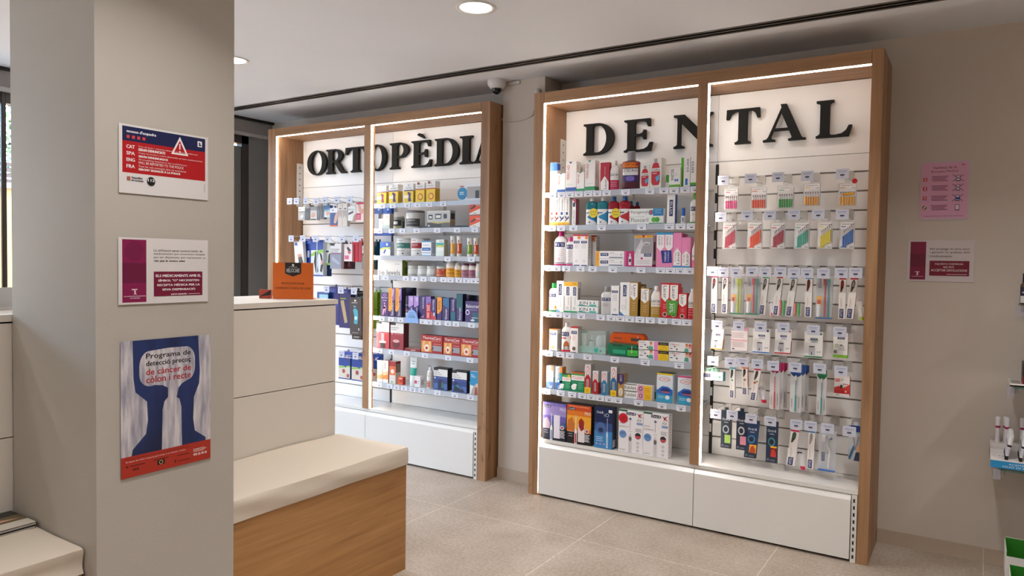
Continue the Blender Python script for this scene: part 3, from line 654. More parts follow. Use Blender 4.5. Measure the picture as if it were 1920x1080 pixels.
def TB(x0, x1, yt, yb_, base, band, label, capc='F2F2F2', y=None, up=0, zz=(.38, .7), art=()):
    # soft tube standing on its cap
    a, b, h, y = place(x0, x1, yt, yb_, y); w = b-a; r = w/2; hc = h*.14
    t = MB(); n = 20; rs = []
    for k in range(7):
        s_ = k/6; rx = r*(.86+.14*s_); ry = r*.8*(1-s_)+.0015
        rs.append([(rx*math.cos(6.2832*i/n), ry*math.sin(6.2832*i/n), hc+(h-hc)*s_) for i in range(n)])
    t.rings(rs, M(base, .3))
    def f(u, v, o):
        s_ = v; rx = r*(.86+.14*s_); ry = r*.8*(1-s_)+.0015; A_ = (u-.5)*2.4
        return ((rx+o)*math.sin(A_), -(ry+o)*math.cos(A_), hc+(h-hc)*s_)
    f.curved = 1
    t.art([R(.0, zz[0], 1, zz[1], band)]+list(art), f, w, h, .0006)
    o = t.build('tube', None, ((a+b)/2, y+r*.8, G['z'])); MB().lathe([(r*.8, 0), (r*.82, hc)], M(capc, .4), 1, 20).build('cap', o)
    return fin(o, label, 'tube')
NVY, RED, GRN, MAG, YEL, TEA = '1C2C66', 'C0202C', '1E8A5A', 'C42070', 'F0B41C', '1E8E8E'
def vit(x0, y0, x1, y1, rot=0, c=NVY, s='VITIS'):
    dx, dy = (x1-x0)*.12, (y1-y0)*.2
    if rot: dx, dy = (x1-x0)*.2, (y1-y0)*.1
    return [R(x0, y0, x1, y1, c), T(s, x0+dx, y0+dy, x1-dx, y1-dy, 'F4F4FA', rot)]
def lines(x0, x1, z, n, c='A8A4A8', dz=.045, w=.012):
    return [R(x0, z-i*dz, x1-(.12*(i % 2))*(x1-x0), z-i*dz+w, c) for i in range(n)]
def perio(c, big=.9):
    return [R(0, .03, 1, .15, c), R(0, 0, 1, .02, 'C8D4E8'), P([(.28, 1), (.62, 1), (.45, .93)], c), T('PERIO·AID', .12, .42, .36, big, RED, 90), R(.1, .25, .8, .256, 'B0A8A8'), R(.1, .21, .6, .215, 'B0A8A8')]
def lacer(c, rot, name='Lacer', sub='', flip=0, top=None):
    a = [R(0, 0, 1, 1, c), P([(.06, .97), (.94, .97), (.94, .58), (.5, .46), (.06, .58)], 'F4F2EE')] if not flip else [R(0, 0, 1, 1, c), P([(.06, .06), (.94, .06), (.94, .42), (.5, .56), (.06, .42)], 'F4F2EE')]
    z0, z1 = (.56, .92) if not flip else (.1, .46)
    if sub: a += [T(name, .46, z0, .80, z1, '1A1A1E', rot), T(sub, .18, z0+.06, .40, z1-.03, {'C48A20': '8A6420'}.get(c, 'C06090'), rot)]
    else: a += [T(name, .28, z0, .68, z1, '1A1A1E', rot)]
    if top: a += [R(0, .955, 1, 1, top)]
    if not flip: a += lines(.3, .75, .38, 3, 'F0E8E0', .05, .006)+[O(.5, .1, .26, 'E8E0D8'), O(.5, .1, .2, '6A2020')] if c == 'CC1F26' else lines(.3, .75, .38, 4, 'E8E0D0', .07, .006)
    return a
# dental, top shelf
SH(R1, 1.948, .055, 'on the top dental shelf')
C(125, 205, 215, 553, .045, 'F4F2F0', [R(0, .72, 1, 1, '2E6CC8'), T('PERIO·AID', .3, .03, .6, .5, RED, 90)], 'tall white carton with bright blue top end', side=[R(0, .75, .9, .97, '1E54A8')])
C(206, 298, 335, 548, .05, 'F4F2F0', perio('3A6AB4'), 'short white carton with blue stripe and small triangle')
C(302, 420, 206, 545, .055, 'F4F2F0', perio('3A62A8'), 'large white carton with blue band and blue triangle', side=[T('PERIO·AID', .2, .4, .45, .9, RED, 90), R(0, .03, 1, .15, '3A62A8')])
C(424, 510, 322, 540, .04, 'F4F2F0', perio('2E9A68'), 'short white carton with green band between taller cartons')
C(430, 515, 216, 530, .04, 'EAE6E2', [T('PERIO·AID', .4, .4, .7, .9, '9A5A58', 90)], 'white carton standing behind the short green banded one', y=.12)
C(518, 630, 186, 532, .06, 'F4F2F0', perio('2A9662'), 'large white carton with green band and green triangle', side=[T('PERIO·AID', .25, .4, .55, .9, RED, 90), R(0, .03, 1, .15, '2A9662')])
C(690, 790, 210, 524, .03, 'B81A34', [P([(.05, .02), (.95, .02), (.95, .3), (.5, .52), (.05, .3)], 'F4F0F0'), T('Lacer', .45, .06, .75, .40, '1A1A20', 90), R(.5, .55, .54, .85, 'E8B0B8')], 'narrow red carton with white pointed lower panel')
LB = lambda c, sub='': [R(0, .0, 1, .52, c), T('Lacer', .12, .74, .88, .90, '1A1A1E')]+([T(sub, .2, .60, .8, .7, '8A7420')] if sub else [])+lines(.2, .7, .4, 3, 'F4E4E8', .1, .015)
B(788, 888, 186, 522, 'F2EFEE', 'EDEAE8', LB('C02858'), 'white mouthwash bottle with crimson lower label', .40, .17, .22)
C(890, 912, 190, 500, .05, 'E4E0DE', [], 'pale carton edge behind the crimson labelled bottle', y=.13)
G['rg'] = R2
B(18, 205, 80, 512, '5A2836', '8A8A94', [R(.1, .80, .9, .99, 'E07A28'), T('TOTAL', .2, .86, .7, .94, 'A04010'), R(.12, .52, .88, .76, 'E8E8EC'), T('LISTERINE', .16, .64, .84, .74, '101018'), R(.12, .27, .88, .52, '3A2A6A'), O(.5, .40, .14, '7A6AC0'), ('o', .78, .92, .1, 'C02828')],
  'large purple mouthwash bottle with ribbed clear cap', .42, .24, .06, .6, sq=.7)
ori = [P([(.22, .1), (.12, .2), (.1, .62), (.25, .8), (.35, .84), (.65, .84), (.75, .8), (.9, .62), (.88, .2), (.78, .1)], 'C02434'), R(.1, .55, .9, .66, 'F2ECEC'), T('Oraldine', .12, .565, .88, .65, '16161A'), R(.36, .85, .64, .97, 'A8A4A8'), P([(.5, .36), (.85, .45), (.85, .28), (.6, .2)], '5AA8D8'), R(.2, .48, .6, .50, 'F0D8D8')]
C(240, 345, 240, 505, .03, 'E9E5E2', ori, 'small white carton printed with a red bottle')
C(350, 475, 150, 492, .07, 'EDEAE6', ori, 'large white carton printed with a red bottle', side=lines(.1, .5, .9, 14, 'B8A8A8', .06, .01))
C(530, 565, 330, 480, .03, 'EDEDEE', [R(0, .45, 1, 1, '4CA82C')], 'small green and white box beside the wide white carton', y=.09)
xe = lambda r: [T('xeros', .16, .35, .42, .92, '2A3458', r), R(.5, .3, .64, .42, '3A70C0'), R(.68, .3, .82, .42, '3A70C0')]+lines(.45, .8, .7, 4, 'C4C4C8')
C(566, 690, 262, 484, .05, 'F2F2F0', [R(0, 0, 1, .14, '6AB82C')]+xe(90), 'squarish white carton with green foot and blue squares', top='D8D8D4')
C(698, 726, 145, 478, .03, '58B428', [], 'thin bright green carton beside the white ones', y=.075)
C(728, 800, 142, 475, .04, 'F4F4F4', [T('xeros', .45, .5, .8, .95, '2A4A8A', -90), R(.25, .06, .65, .28, '3A78C8'), R(.15, .3, .2, .9, 'C8C8D0')], 'tall white carton with one blue square near its foot', side=[R(0, 0, 1, 1, '58B428')])
C(805, 880, 92, 470, .05, 'F4F4F4', [R(0, .04, 1, .12, '58B428'), R(0, 0, 1, .04, '28408A'), T('xeros', .15, .4, .5, .75, '2A4A8A', 90)], 'tallest white carton, green foot, beside the centre post')
# second shelf
SH(R1, 1.738, .055, 'on the second dental shelf')
for k, (a, b, c, lb) in enumerate(((120, 171, 'C83828', 'first'), (174, 225, 'C83828', 'x'), (229, 285, '2A4A90', ''), (288, 343, '2A4A90', ''))):
    C(a, b, 598, 912, .05, 'F2EFEC', [R(0, 0, 1, .12, 'F0BE1C'), R(.0, .03, 1, .06, 'C89020'), T('clorhexidina', .42, .52, .72, .93, '1E2238', 90), R(.3, .38, .7, .48, c), P([(.1, .16), (.9, .34), (.9, .26), (.2, .14)], '2A2A30'), P([(.1, .3), (.5, .2), (.6, .24), (.2, .36)], c)],
      ('white carton with yellow foot and red mark, leftmost', 'white carton with yellow foot and red mark, second along', 'white carton with yellow foot and blue mark, third along', 'white carton with yellow foot and blue mark, fourth along')[k])
C(348, 368, 612, 905, .04, '3A2A2C', [], 'dark narrow box behind the yellow footed cartons', y=.09)
C(374, 414, 614, 912, .045, 'F0EEEC', [T('parodontax', .3, .05, .8, .58, '1A1A22', 90), R(.2, .7, .8, .86, '2A3A50'), P([(0, .97), (1, .8), (1, 1), (0, 1)], 'B84A60')], 'slim white carton with upright black lettering and pink edge', side=[R(0, 0, 1, 1, 'C86878')])
def mw(c, c2): return [R(0, .02, 1, .74, 'ECECF0'), P([(.2, .38), (1, .70), (1, .06)], c), R(.05, .55, .5, .6, c2), O(.42, .14, .06, '6A6A70')]
B(518, 640, 598, 905, '1F7F8C', 'E8ECEE', mw('2A8CC0', '3A6AA0'), 'teal mouthwash bottle, left of the taped teal pair', .34, .12, .12, .6, alpha=.93)
B(643, 765, 596, 905, '1F7F8C', 'E8ECEE', mw('2A8CC0', '3A6AA0'), 'teal mouthwash bottle, right of the taped teal pair', .34, .12, .12, .6, alpha=.93)
B(767, 884, 588, 905, 'A01A2C', '1E5CA0', mw('C02A38', '3A3A60'), 'red mouthwash bottle, left of the taped red pair', .36, .15, .12, .6, alpha=.95)
B(886, 1010, 585, 905, 'A01A2C', '1E5CA0', mw('C02A38', '3A3A60'), 'red mouthwash bottle, right of the taped red pair', .36, .15, .12, .6, alpha=.95)
for cx, lb in ((617, 'yellow round offer sticker on the teal bottle pair'), (868, 'yellow round offer sticker on the red bottle pair')):
    a, b, h, y = place(cx-42, cx+42, 735, 819); q = bp(*R1(cx, 777), 'y', .052)
    o = MB(); ff = lambda u, v, o_: ((u-.5)*.058, -o_, (v-.5)*.058)
    o.art([O(.5, .5, .5, 'E8D020'), T('1+1', .18, .5, .82, .78, '1A1A1A'), T('Gratis', .22, .28, .78, .44, '1A1A1A')], ff, 1, 1, .0004)
    o.add([ff(.5+.5*math.cos(a*.3142), .5+.5*math.sin(a*.3142), -.0006) for a in range(20)], [tuple(range(20))], 'E8D020')
    o.build('offer_sticker', None, (q.x, .050, q.z), label=lb, cat='sticker')
G['rg'] = R2
B(90, 160, 578, 850, 'A01A2C', '1E5CA0', mw('C02A38', '3A3A60'), 'red bottle with blue cap in the row behind, left', .4, .15, .12, .6, y=.15, alpha=.95)
B(162, 228, 588, 850, 'A01A2C', '1E5CA0', mw('C02A38', '3A3A60'), 'red bottle with blue cap in the row behind, right', .4, .15, .12, .6, y=.15, alpha=.95)
C(120, 503, 807, 897, .035, 'EEF0EE', [T('Fluocaril', .05, .3, .56, .78, '1E2A2A'), O(.72, .55, .07, '5AB840'), O(.82, .55, .07, '4AA838'), R(.58, 0, 1, .14, '2A8A40'), R(0, .9, .45, .93, '8A9A9A')], 'long white toothpaste carton with green circles, lying flat')
C(120, 503, 716, 806, .035, 'EEF0EE', [T('Parogencyl', .05, .3, .55, .78, '1E2A2A'), R(.7, .0, 1, 1, '1E7CB8'), O(.64, .5, .07, '3A80B0'), O(.64, .5, .045, 'D05040')]+lines(.75, .95, .8, 3, 'A8D0E8', .2, .05), 'long white toothpaste carton with blue end, stacked uppermost', dz=.0455, h=.046, y=.056)
C(540, 630, 556, 884, .035, 'F4F2F2', vit(.3, .26, .75, .82, 90), 'tall white carton with a long navy logo panel', side=[R(0, 0, 1, 1, '2E6CB0')])
B(690, 740, 706, 882, 'EEF0F4', '1A62C4', [T('B', .3, .3, .6, .8, '2A5AA8'), R(.2, .3, .28, .9, '2A5AA8')], 'small dropper bottle with bright blue cap', .7, .5, .05, 1, sq=0)
B(792, 900, 535, 878, 'F0F2F0', '58B030', vit(.12, .62, .7, .84)+[R(0, 0, 1, .08, '58B030')]+lines(.2, .7, .5, 3), 'white bottle with green cap and base, beside the centre post', .42, .2, .18)
# third shelf
SH(R3, 1.484, .055, 'on the third dental shelf')
VB = lambda c: vit(.08, .78, .78, .98)+lines(.2, .72, .66, 4, 'C8A8B8', .08)+[R(0, .0, 1, .07, c), R(.1, .1, .8, .125, NVY), O(.38, .28, .13, 'E8B0C0'), O(.38, .28, .09, 'F0EEF0')]
B(148, 278, 72, 436, 'F0EEF0', 'C41E74', VB(MAG), 'large white bottle with magenta cap', .36, .13, .2)
B(282, 362, 130, 436, 'F0EEF0', 'D03884', VB(MAG), 'smaller white bottle with pink cap', .46, .15, .12)
vb = vit(.08, .72, .86, .80)+[R(0, .95, 1, 1, RED), O(.78, .9, .2, 'E88A3A'), R(.15, 0, .9, .03, NVY), O(.5, .15, .14, 'C8A8B0'), O(.5, .15, .09, 'F2F0F0')]+lines(.2, .75, .66, 3, 'B8A8B0')
C(363, 442, 104, 437, .045, 'F2EFEF', vb, 'white carton with red top, left of the close pair', top='C02038')
C(443, 522, 104, 437, .045, 'F2EFEF', vb, 'white carton with red top, right of the close pair', top='C02038', side=lines(.2, .8, .9, 9, 'A8A0A8', .08, .02))
C(548, 612, 104, 430, .05, 'DCD8D8', [R(0, .95, 1, 1, RED), R(.2, 0, .6, .03, NVY), R(.1, .82, .7, .93, 'D87A3A')], 'white carton with red top set back behind the pair', y=.12, top='A02038', side=lines(.2, .8, .9, 9, 'A8A0A8', .08, .02))
tw = [R(0, 0, .13, 1, 'EDAA22'), T('2ª 70%', .03, .4, .10, .9, 'C04A20', 90), R(.13, .49, 1, .51, 'A8A4A8')]
for z in (.56, .06): tw += vit(.17, z+.12, .45, z+.32)+[R(.48, z, .96, z+.05, NVY), O(.9, z+.22, .035, '9A8A90'), O(.9, z+.22, .022, 'F2F0F0'), R(.5, z+.3, .66, z+.34, 'B8A8B0'), R(.5, z+.2, .8, z+.22, 'C0B8BC')]
C(607, 908, 281, 443, .05, 'F2F0F0', tw, 'double toothpaste carton in a yellow ended sleeve')
G['rg'] = R4
C(57, 163, 280, 445, .05, 'B81E68', [R(0, 0, .2, 1, 'D05A90'), R(.45, .1, .72, .65, 'D8D8DC'), R(.52, .65, .66, .85, 'D8D8DC'), R(.48, .3, .7, .5, '3A3A50')], 'magenta end panel carton picturing a tube')
C(165, 356, 100, 436, .06, 'E6E4E4', [R(0, .92, 1, 1, YEL), P([(.4, 1), (.6, 1), (.5, .91)], 'A81E50'), T('REGALO', .06, .94, .36, .98, 'A04020'), T('OFERTA', .64, .94, .94, .98, 'A04020'), R(.02, .42, .98, .92, '9C9AA0'), O(.68, .74, .2, 'C8C6CA', .06), O(.68, .72, .14, '7E7A80', .02), P([(.05, .5), (.4, .9), (.5, .7), (.3, .42)], 'C8C8CC'),
   R(.08, .26, .2, .5, 'D8D4D8'), R(.22, .28, .36, .56, 'E0DCE0'), O(.42, .27, .06, 'C42070'), R(0, 0, 1, .03, 'B81E68')]+vit(.55, .33, .95, .42)+lines(.1, .9, .2, 3, 'C8B0BC'), 'large white carton with grey mouth picture and yellow top', side=[R(0, 0, 1, .08, 'B81E68'), R(.3, .2, .8, .8, '6A3A58')], top='3A2A48')
gl = [R(0, 0, 1, 1, 'E88AB4'), P([(.02, .94), (.47, .94), (.47, .58), (.25, .46), (.02, .58)], 'F4F0F2'), P([(.53, .94), (.98, .94), (.98, .58), (.75, .46), (.53, .58)], 'F4F0F2'), R(0, .94, 1, 1, '2E9AD0'),
      T('Lacer', .12, .62, .24, .88, '1A1A20', -90), T('Gingi', .27, .64, .38, .88, 'C85A9A', -90), T('Lacer', .62, .62, .74, .88, '1A1A20', -90), T('Gingi', .77, .64, .88, .88, 'C85A9A', -90), P([(.28, .48), (.92, .49), (.96, .13), (.38, .12)], '1C2C84'), T('AHORRO', .5, .16, .62, .45, 'F4F4FA', -90), T('FORMATO', .68, .16, .78, .45, 'C8C8E8', -90)]
C(398, 574, 80, 450, .05, 'E88AB4', gl, 'wide pink and white twin carton with navy badge', top='2E9AD0')
gp = lacer('EC8CBC', 90, 'Lacer', 'Gingi', 1)+[R(0, 0, 1, .05, '2E9AD0')]
C(577, 664, 82, 452, .03, 'EC8CBC', gp, 'tall plain pink carton with blue foot')
C(667, 762, 133, 455, .045, 'EC8CBC', gp, 'shorter pink carton with blue foot', side=[R(0, 0, 1, 1, 'E07AAC')])
C(668, 712, 82, 440, .03, 'E88AB8', [], 'plain pink carton behind the shorter pink one', y=.11)
B(768, 840, 175, 455, 'F0EEF0', 'F0EEF0', [R(0, 0, 1, .42, 'E07AAC'), T('Lacer', .1, .6, .6, .75, '1A1A20')], 'white bottle with pink label, beside the centre post', .4, .12, .22)
# fourth shelf
SH(R3, 1.188, .055, 'on the fourth dental shelf')
B(98, 186, 630, 932, 'F0F0EE', '1E9A48', vit(.05, .72, .72, .88)+lines(.2, .7, .6, 4, 'C8C8B8')+[R(0, 0, 1, .07, '1E8A48'), R(.6, .14, .95, .28, 'E09A28')], 'white bottle with green cap and orange sticker', .42, .17, .14)
v1 = vit(.28, .55, .70, .90, -90)+[P([(0, .1), (.5, .03), (.5, 0), (0, 0)], '78B0E0'), O(.3, .2, .2, 'B8C8C8'), O(.3, .2, .15, 'F2F2F0'), R(.6, .15, .64, .5, 'C0BEBE')]
C(188, 264, 604, 934, .045, 'F2F0EE', v1, 'white carton with upright navy logo and blue corner')
tv = [R(0, .86, 1, 1, 'F0B824'), T('2ª 70%', .55, .885, .9, .975, 'A05A18'), R(0, 0, 1, .05, '1E9A58')]
for x in (.02, .52): tv += vit(x+.16, .56, x+.38, .83, -90)+[R(x, .06, x+.03, .52, NVY), O(x+.26, .14, .08, '5A8A6A'), O(x+.26, .14, .055, 'F2F0EE'), R(x+.3, .24, x+.33, .5, 'A8B0A8')]
C(266, 411, 612, 938, .05, 'F2F0EE', tv, 'twin carton with yellow top and green foot', side=[R(.2, .3, .7, .8, 'A8A4A0')])
kn = [T('KIN', .1, .35, .50, .85, '15201E'), P([(.0, .1), (.12, .35), (.5, .18), (1, .12), (1, .05), (.4, .08)], '2A8A80'), R(.58, .1, .9, .4, '58B0A4'), R(.6, .5, .66, .8, '6A8A88'), R(.78, .5, .84, .8, '6A8A88')]
C(411, 632, 885, 955, .035, 'F0F0EE', kn, 'lower of two white cartons lettered in black with teal swoosh')
C(413, 634, 815, 884, .035, 'F0F0EE', kn, 'upper of two white cartons lettered in black with teal swoosh', dz=.0405, h=.040)
B(650, 764, 648, 948, 'D8D6D4', '8E8C8C', vit(.1, .70, .82, .86, 0, '2A3A6A')+lines(.2, .7, .55, 4, 'A8A4A4'), 'silver white bottle with grey cap', .42, .18, .16)
C(768, 852, 654, 964, .045, 'F2F0EF', vit(.1, .76, .85, .84)+[R(.15, 0, .9, .03, NVY), O(.5, .18, .16, 'B0A8A8'), O(.5, .18, .11, 'F2F0EF')]+lines(.2, .8, .68, 5, 'C0BCC0'), 'slim white carton with small navy logo near its top', side=[R(0, 0, 1, 1, 'B8B4B4')])
C(864, 966, 625, 978, .045, 'F4F2F0', vit(.3, .58, .66, .92, -90)+[P([(0, 0), (.5, 0), (0, .12)], '3A78C0'), O(.35, .25, .2, 'C0CCD0'), O(.35, .25, .15, 'F4F2F0'), R(.6, .15, .65, .5, 'C8C4C4')], 'white carton with big upright logo, beside the gold cartons', side=[R(0, 0, 1, 1, 'C8C4C0')])
G['rg'] = R4
go = lacer('A8802A', -90, 'Lacer', 'Oros')
C(113, 200, 624, 986, .045, 'A8802A', go, 'taller gold carton with white pointed top', top='8A6420', side=[P([(0, .45), (.5, .52), (1, .45), (1, 0), (0, 0)], '3A2A18')])
C(229, 321, 684, 990, .045, 'A8802A', go, 'shorter gold carton with white pointed top', top='8A6420', side=[P([(0, .6), (.5, .5), (1, .6), (1, .95), (0, .95)], 'D8D0C0')])
C(230, 264, 624, 960, .035, 'A8802A', [R(0, .5, 1, .93, 'E8E0D0')], 'gold and white carton behind the shorter gold one', y=.115, top='8A6420')
B(328, 438, 660, 992, 'F0ECE6', 'F0ECE6', LB('B08A30', 'Oros'), 'white mouthwash bottle with gold lower half', .42, .15, .24)
re_ = lacer('CC1F26', -90, 'Lacer', '', 0, 'CC1F26')
C(446, 535, 632, 1003, .05, 'CC1F26', re_, 'red and white carton, left of the pair with green badge')
C(537, 630, 634, 1005, .05, 'CC1F26', re_, 'red and white carton, right of the pair with green badge')
q0 = bp(*R4(568, 895), 'y', .05)
o = MB(); ff = lambda u, v, o_: ((u-.5)*.072, -o_, (v-.5)*.092)
o.add([ff(x, y, -.0008) for x, y in ((0, 1), (1, .96), (.9, 0), (.12, .06))], [(0, 1, 2, 3)], '4E9A2C'); o.art([P([(0, 1), (1, .96), (.9, 0), (.12, .06)], '4E9A2C'), T('30%', .30, .2, .62, .8, 'F4F8F0', -90), R(.72, .2, .75, .8, 'D0E8C0')], ff, 1, 1)
o.build('offer_sticker', None, (q0.x, .0495, q0.z), label='green 30 percent badge on the red and white carton pair', cat='sticker')
C(632, 722, 735, 1008, .04, 'CC1F26', re_, 'shorter red and white carton right of the badged pair', side=[R(0, .0, 1, 1, 'D84040')])
C(628, 658, 634, 960, .03, 'D83038', [R(0, .4, 1, .95, 'F0E8E4')], 'red and white carton set behind the shorter red one', y=.115)
B(728, 812, 690, 1014, 'F2EEEC', 'F2EEEC', [R(0, 0, 1, .55, 'D02430'), T('Lacer', .02, .72, .70, .9, '1A1A1E'), R(.1, .62, .6, .65, '8AB060')]+lines(.15, .6, .45, 3, 'F4D8D8', .12, .015), 'white bottle with red label, beside the centre post', .4, .12, .24)
# fifth shelf
SH(R5, .936, .06, 'on the fifth dental shelf')
vk = lambda c: vit(.1, .72, .86, .84)+[R(0, .95, 1, 1, c), O(.45, .16, .2, 'B0A078'), O(.45, .16, .13, 'D8A860'), R(.1, 0, .8, .02, NVY)]+lines(.3, .7, .62, 4, 'D8B0A0')
C(118, 205, 158, 400, .05, 'F2EEEA', vk('E87A28'), 'white carton with orange top flap', top='E07A30', side=[R(.1, .1, .8, .8, 'C4BEBA')])
B(243, 352, 85, 410, 'F0EEEC', 'F0EEEC', vit(.04, .74, .66, .94)+[R(.05, .62, .5, .68, 'C83040'), R(.78, .6, 1, .75, 'C83040'), P([(.3, .25), (.36, .42), (.5, .52), (.66, .42), (.72, .25)], 'C06A3A'), R(.36, .1, .42, .3, '3A3A30'), R(.6, .1, .66, .3, '3A3A30'), R(0, 0, 1, .09, 'C82038')], 'white bottle with red base and small drawing', .36, .14, .16)
C(356, 438, 130, 418, .05, 'F2EEEC', vk('C8202C')+[O(.5, .15, .24, '6A5A4A')], 'white carton with red top flap', top='B82030', side=[R(0, 0, 1, 1, 'CFC6C2')])
a, b, h, y = place(440, 752, 198, 455, .075); w = b-a; q = MB()
q.box(-w/2, w/2, 0, .045, 0, h, M('C8DCD4', .15, 0, .35)); q.box(-w/2+.004, w/2-.004, .008, .012, .004, .045, M('A8E0D0', .3, 0, .7))
q.lathe([(.006, .03), (.016, .05), (.022, .12)], 'D8DCDC', .5, 14, -w*.33, .025); q.box(-w*.43, -w*.24, .022, .024, .125, .138, '2A2E34')
q.lathe([(.016, .03), (.016, .08), (.007, .095), (.006, .12)], M('B8C4C4', .2), .7, 16, -w*.06, .025); q.box(-w*.13, w*.01, .012, .016, .078, .084, '3A4044')
q.lathe([(.020, .04), (.026, .055), (.026, .1), (.012, .115)], M('C4CCD4', .2), .6, 18, w*.22, .025); q.box(w*.30, w*.44, .022, .024, .06, .12, 'B8C0C4')
q.art([P([(.58, .2), (.62, .30), (.66, .2), (.70, .30), (.74, .2), (.7, .06), (.62, .06)], '3AA89C'), R(.8, .12, .86, .18, '4A8A88')], face(w, h, 0), w, h)
fin(q.build('kit_box', None, ((a+b)/2, y, G['z'])), 'clear travel kit case with small bottles inside', 'kit')
def pouch(x0, x1, yt, yb_, c, z, label, rgn, art=()):
    G['rg'] = rgn; a, b, h, y = place(x0, x1, yt, yb_, .075); w = b-a; q = MB(); n = 24
    rs = []
    for k, s_ in enumerate((.0, .5, .9, 1, .9, .5, 0)):
        yy = .06*k/6; r = .022
        rs.append([((w/2-r-.004*(1-s_))*(1 if math.cos(6.2832*(i+.5)/n) > 0 else -1)+r*math.cos(6.2832*(i+.5)/n), yy, h/2+(h/2-r-.006*(1-s_))*(1 if math.sin(6.2832*(i+.5)/n) > 0 else -1)+r*math.sin(6.2832*(i+.5)/n)) for i in range(n)])
    q.rings(rs, M(c, .12, 0, .85)); q.art(art, face(w, h, -.001), w, h); q.tube([(-w/2+.01, .03, h), (w/2-.01, .03, h)], .0025, c)
    q.box(w/2-.045, w/2-.042, -.002, .0, h*.3, h*.85, 'F0E0D0')
    return fin(q.build('pouch', None, ((a+b)/2, y, z)), label, 'pouch')
RX = reg(1010, 590, 6)
pouch(765, 1122, 328, 478, '16805A', .936, 'green clear pouch underneath the orange one', RX, [R(.18, .75, .5, .85, '0A3A2A'), R(.66, .12, .98, .55, '4AC040'), R(.66, .55, .98, .7, '1A3A20'), T('GRATIS', .7, .2, .94, .32, '1A4A20'), R(.2, .2, .6, .5, '2AA078')])
pouch(795, 1192, 192, 326, 'E05A1C', .936+.071, 'orange clear pouch lying on top of the green one', RX, [R(.12, .5, .36, .62, '8A3A18'), T('CEPILLO', .1, .1, .4, .3, '3A2010'), R(.1, .05, .8, .2, '5A4A28'), R(.62, .4, .9, .65, '4A3A28')])
G['rg'] = R6
def kid(c, yel): 
    a_ = [R(.52, 0, .66, 1, c)] if yel else [R(.86, 0, 1, 1, 'E0407A')]
    x = .42 if yel else .68
    a_ += [O(x, .7, .055, 'E8B090', .16), O(x, .86, .05, 'C06A3A', .1), P([(x-.10, .1), (x-.06, .5), (x+.06, .45), (x+.08, .05)], '5AA890'), T('KIDS', .04, .76, .22, .88, '2A2A34'), R(.04, .3, .14, .38, '4A4A50'), R(.2, .5, .25, .66, '6A4A4A'), R(.28, .22, .33, .4, '4A4A50'), R(.04, .6, .3, .63, 'B0A8B0')]
    if yel: a_ += [R(.66, 0, 1, .66, 'F0C81E'), R(.66, .66, 1, 1, '2A2A2A'), T('+25%', .72, .36, .94, .52, '9A7A10'), T('GRATIS', .70, .12, .96, .26, '9A7A10'), T('PROMO', .72, .76, .94, .86, 'C8A830')]
    else: a_ += [O(.80, .66, .055, 'E8A088', .16), O(.80, .84, .05, 'C84A28', .1), R(.12, .76, .4, .8, 'C04A4A')]
    return a_
C(222, 560, 412, 520, .04, 'F0EEEE', kid('E88AC0', 1), 'lower carton with yellow panel and cartoon child')
C(222, 560, 306, 412, .04, 'F0EEEE', kid('E88AC0', 1), 'upper carton with yellow panel and cartoon child', dz=.0535, h=.053)
C(564, 860, 440, 556, .04, 'F0EEEE', kid('', 0), 'lower carton with two cartoon children and pink end')
C(564, 860, 328, 440, .04, 'F0EEEE', kid('', 0), 'upper carton with two cartoon children and pink end', dz=.055, h=.055)
# sixth shelf
SH(R5, .690, .055, 'on the sixth dental shelf')
nf = [R(0, 0, 1, .3, '3A6AB0'), T('NOVAFIX', .3, .45, .68, .96, '1E4A8A', -90), O(.42, .38, .26, '2A8AC8'), O(.42, .38, .18, 'E8F0F4'), T('3', .4, .02, .85, .16, 'F4F6FA', -90), R(.7, .8, 1, 1, 'C8884A')]
C(85, 160, 577, 830, .05, 'E4E8EC', nf, 'white carton with blue ring, leftmost of two alike', side=[R(0, 0, 1, .5, 'A8C0D0')])
C(186, 262, 580, 835, .05, 'E4E8EC', nf+[R(.6, .75, 1, 1, 'E09040'), R(.6, .4, 1, .75, '3A9AA8')], 'white carton with blue ring and orange corner, second of two', side=[R(0, .5, 1, 1, 'E09040')])
pf = [R(0, .84, 1, 1, '3A9A4A'), R(0, .58, 1, .84, 'F2F2F0'), T('POLIDENT', .06, .64, .94, .80, 'C02030'), O(.2, .22, .2, 'E8ECEA', .14), O(.28, .34, .16, 'F4F4F2', .06)]+lines(.55, .95, .45, 4, '7AC8A0', .1, .03)
C(230, 358, 682, 860, .05, '17855A', pf+[O(.12, .92, .1, 'E0C020'), O(.85, .92, .12, 'E0C020')], 'green denture tablet carton with yellow discs', top='0E5A3C')
C(365, 510, 662, 880, .06, '17855A', pf+[R(0, .93, 1, 1, 'C85A28')], 'larger green denture tablet carton with orange edge', top='7A3A20')
def cor(c, yl=0, top='F0EEEE'):
    a_ = [R(0, 0, 1, .5, c), P([(.0, .5), (.5, .72), (1, .5)], c), P([(.05, .55), (.05, .98), (.95, .98), (.95, .55), (.5, .72)], 'EDEBEB'), O(.5, .78, .38, 'C82434', .17), O(.5, .78, .32, 'F0EEEE', .15), T('COREGA', .30, .65, .70, .92, 'B81E2E', 90), R(.35, .12, .65, .48, 'C8C8CC'), R(.45, .14, .55, .46, '3A3A44')]
    return a_+([R(0, 0, 1, .20, 'F0C41C'), R(.3, .05, .7, .14, 'D89A10')] if yl else [])
C(515, 582, 568, 890, .05, 'E0DEDE', cor('B82028', 1), 'tall slim red and white carton with yellow foot', side=[R(0, 0, 1, 1, 'B8B4B4')])
C(605, 664, 648, 905, .04, 'E0DEDE', cor('B82028'), 'short slim red and white carton', side=[R(0, 0, 1, .5, 'A02028'), R(0, .5, 1, 1, 'C0BCBC')])
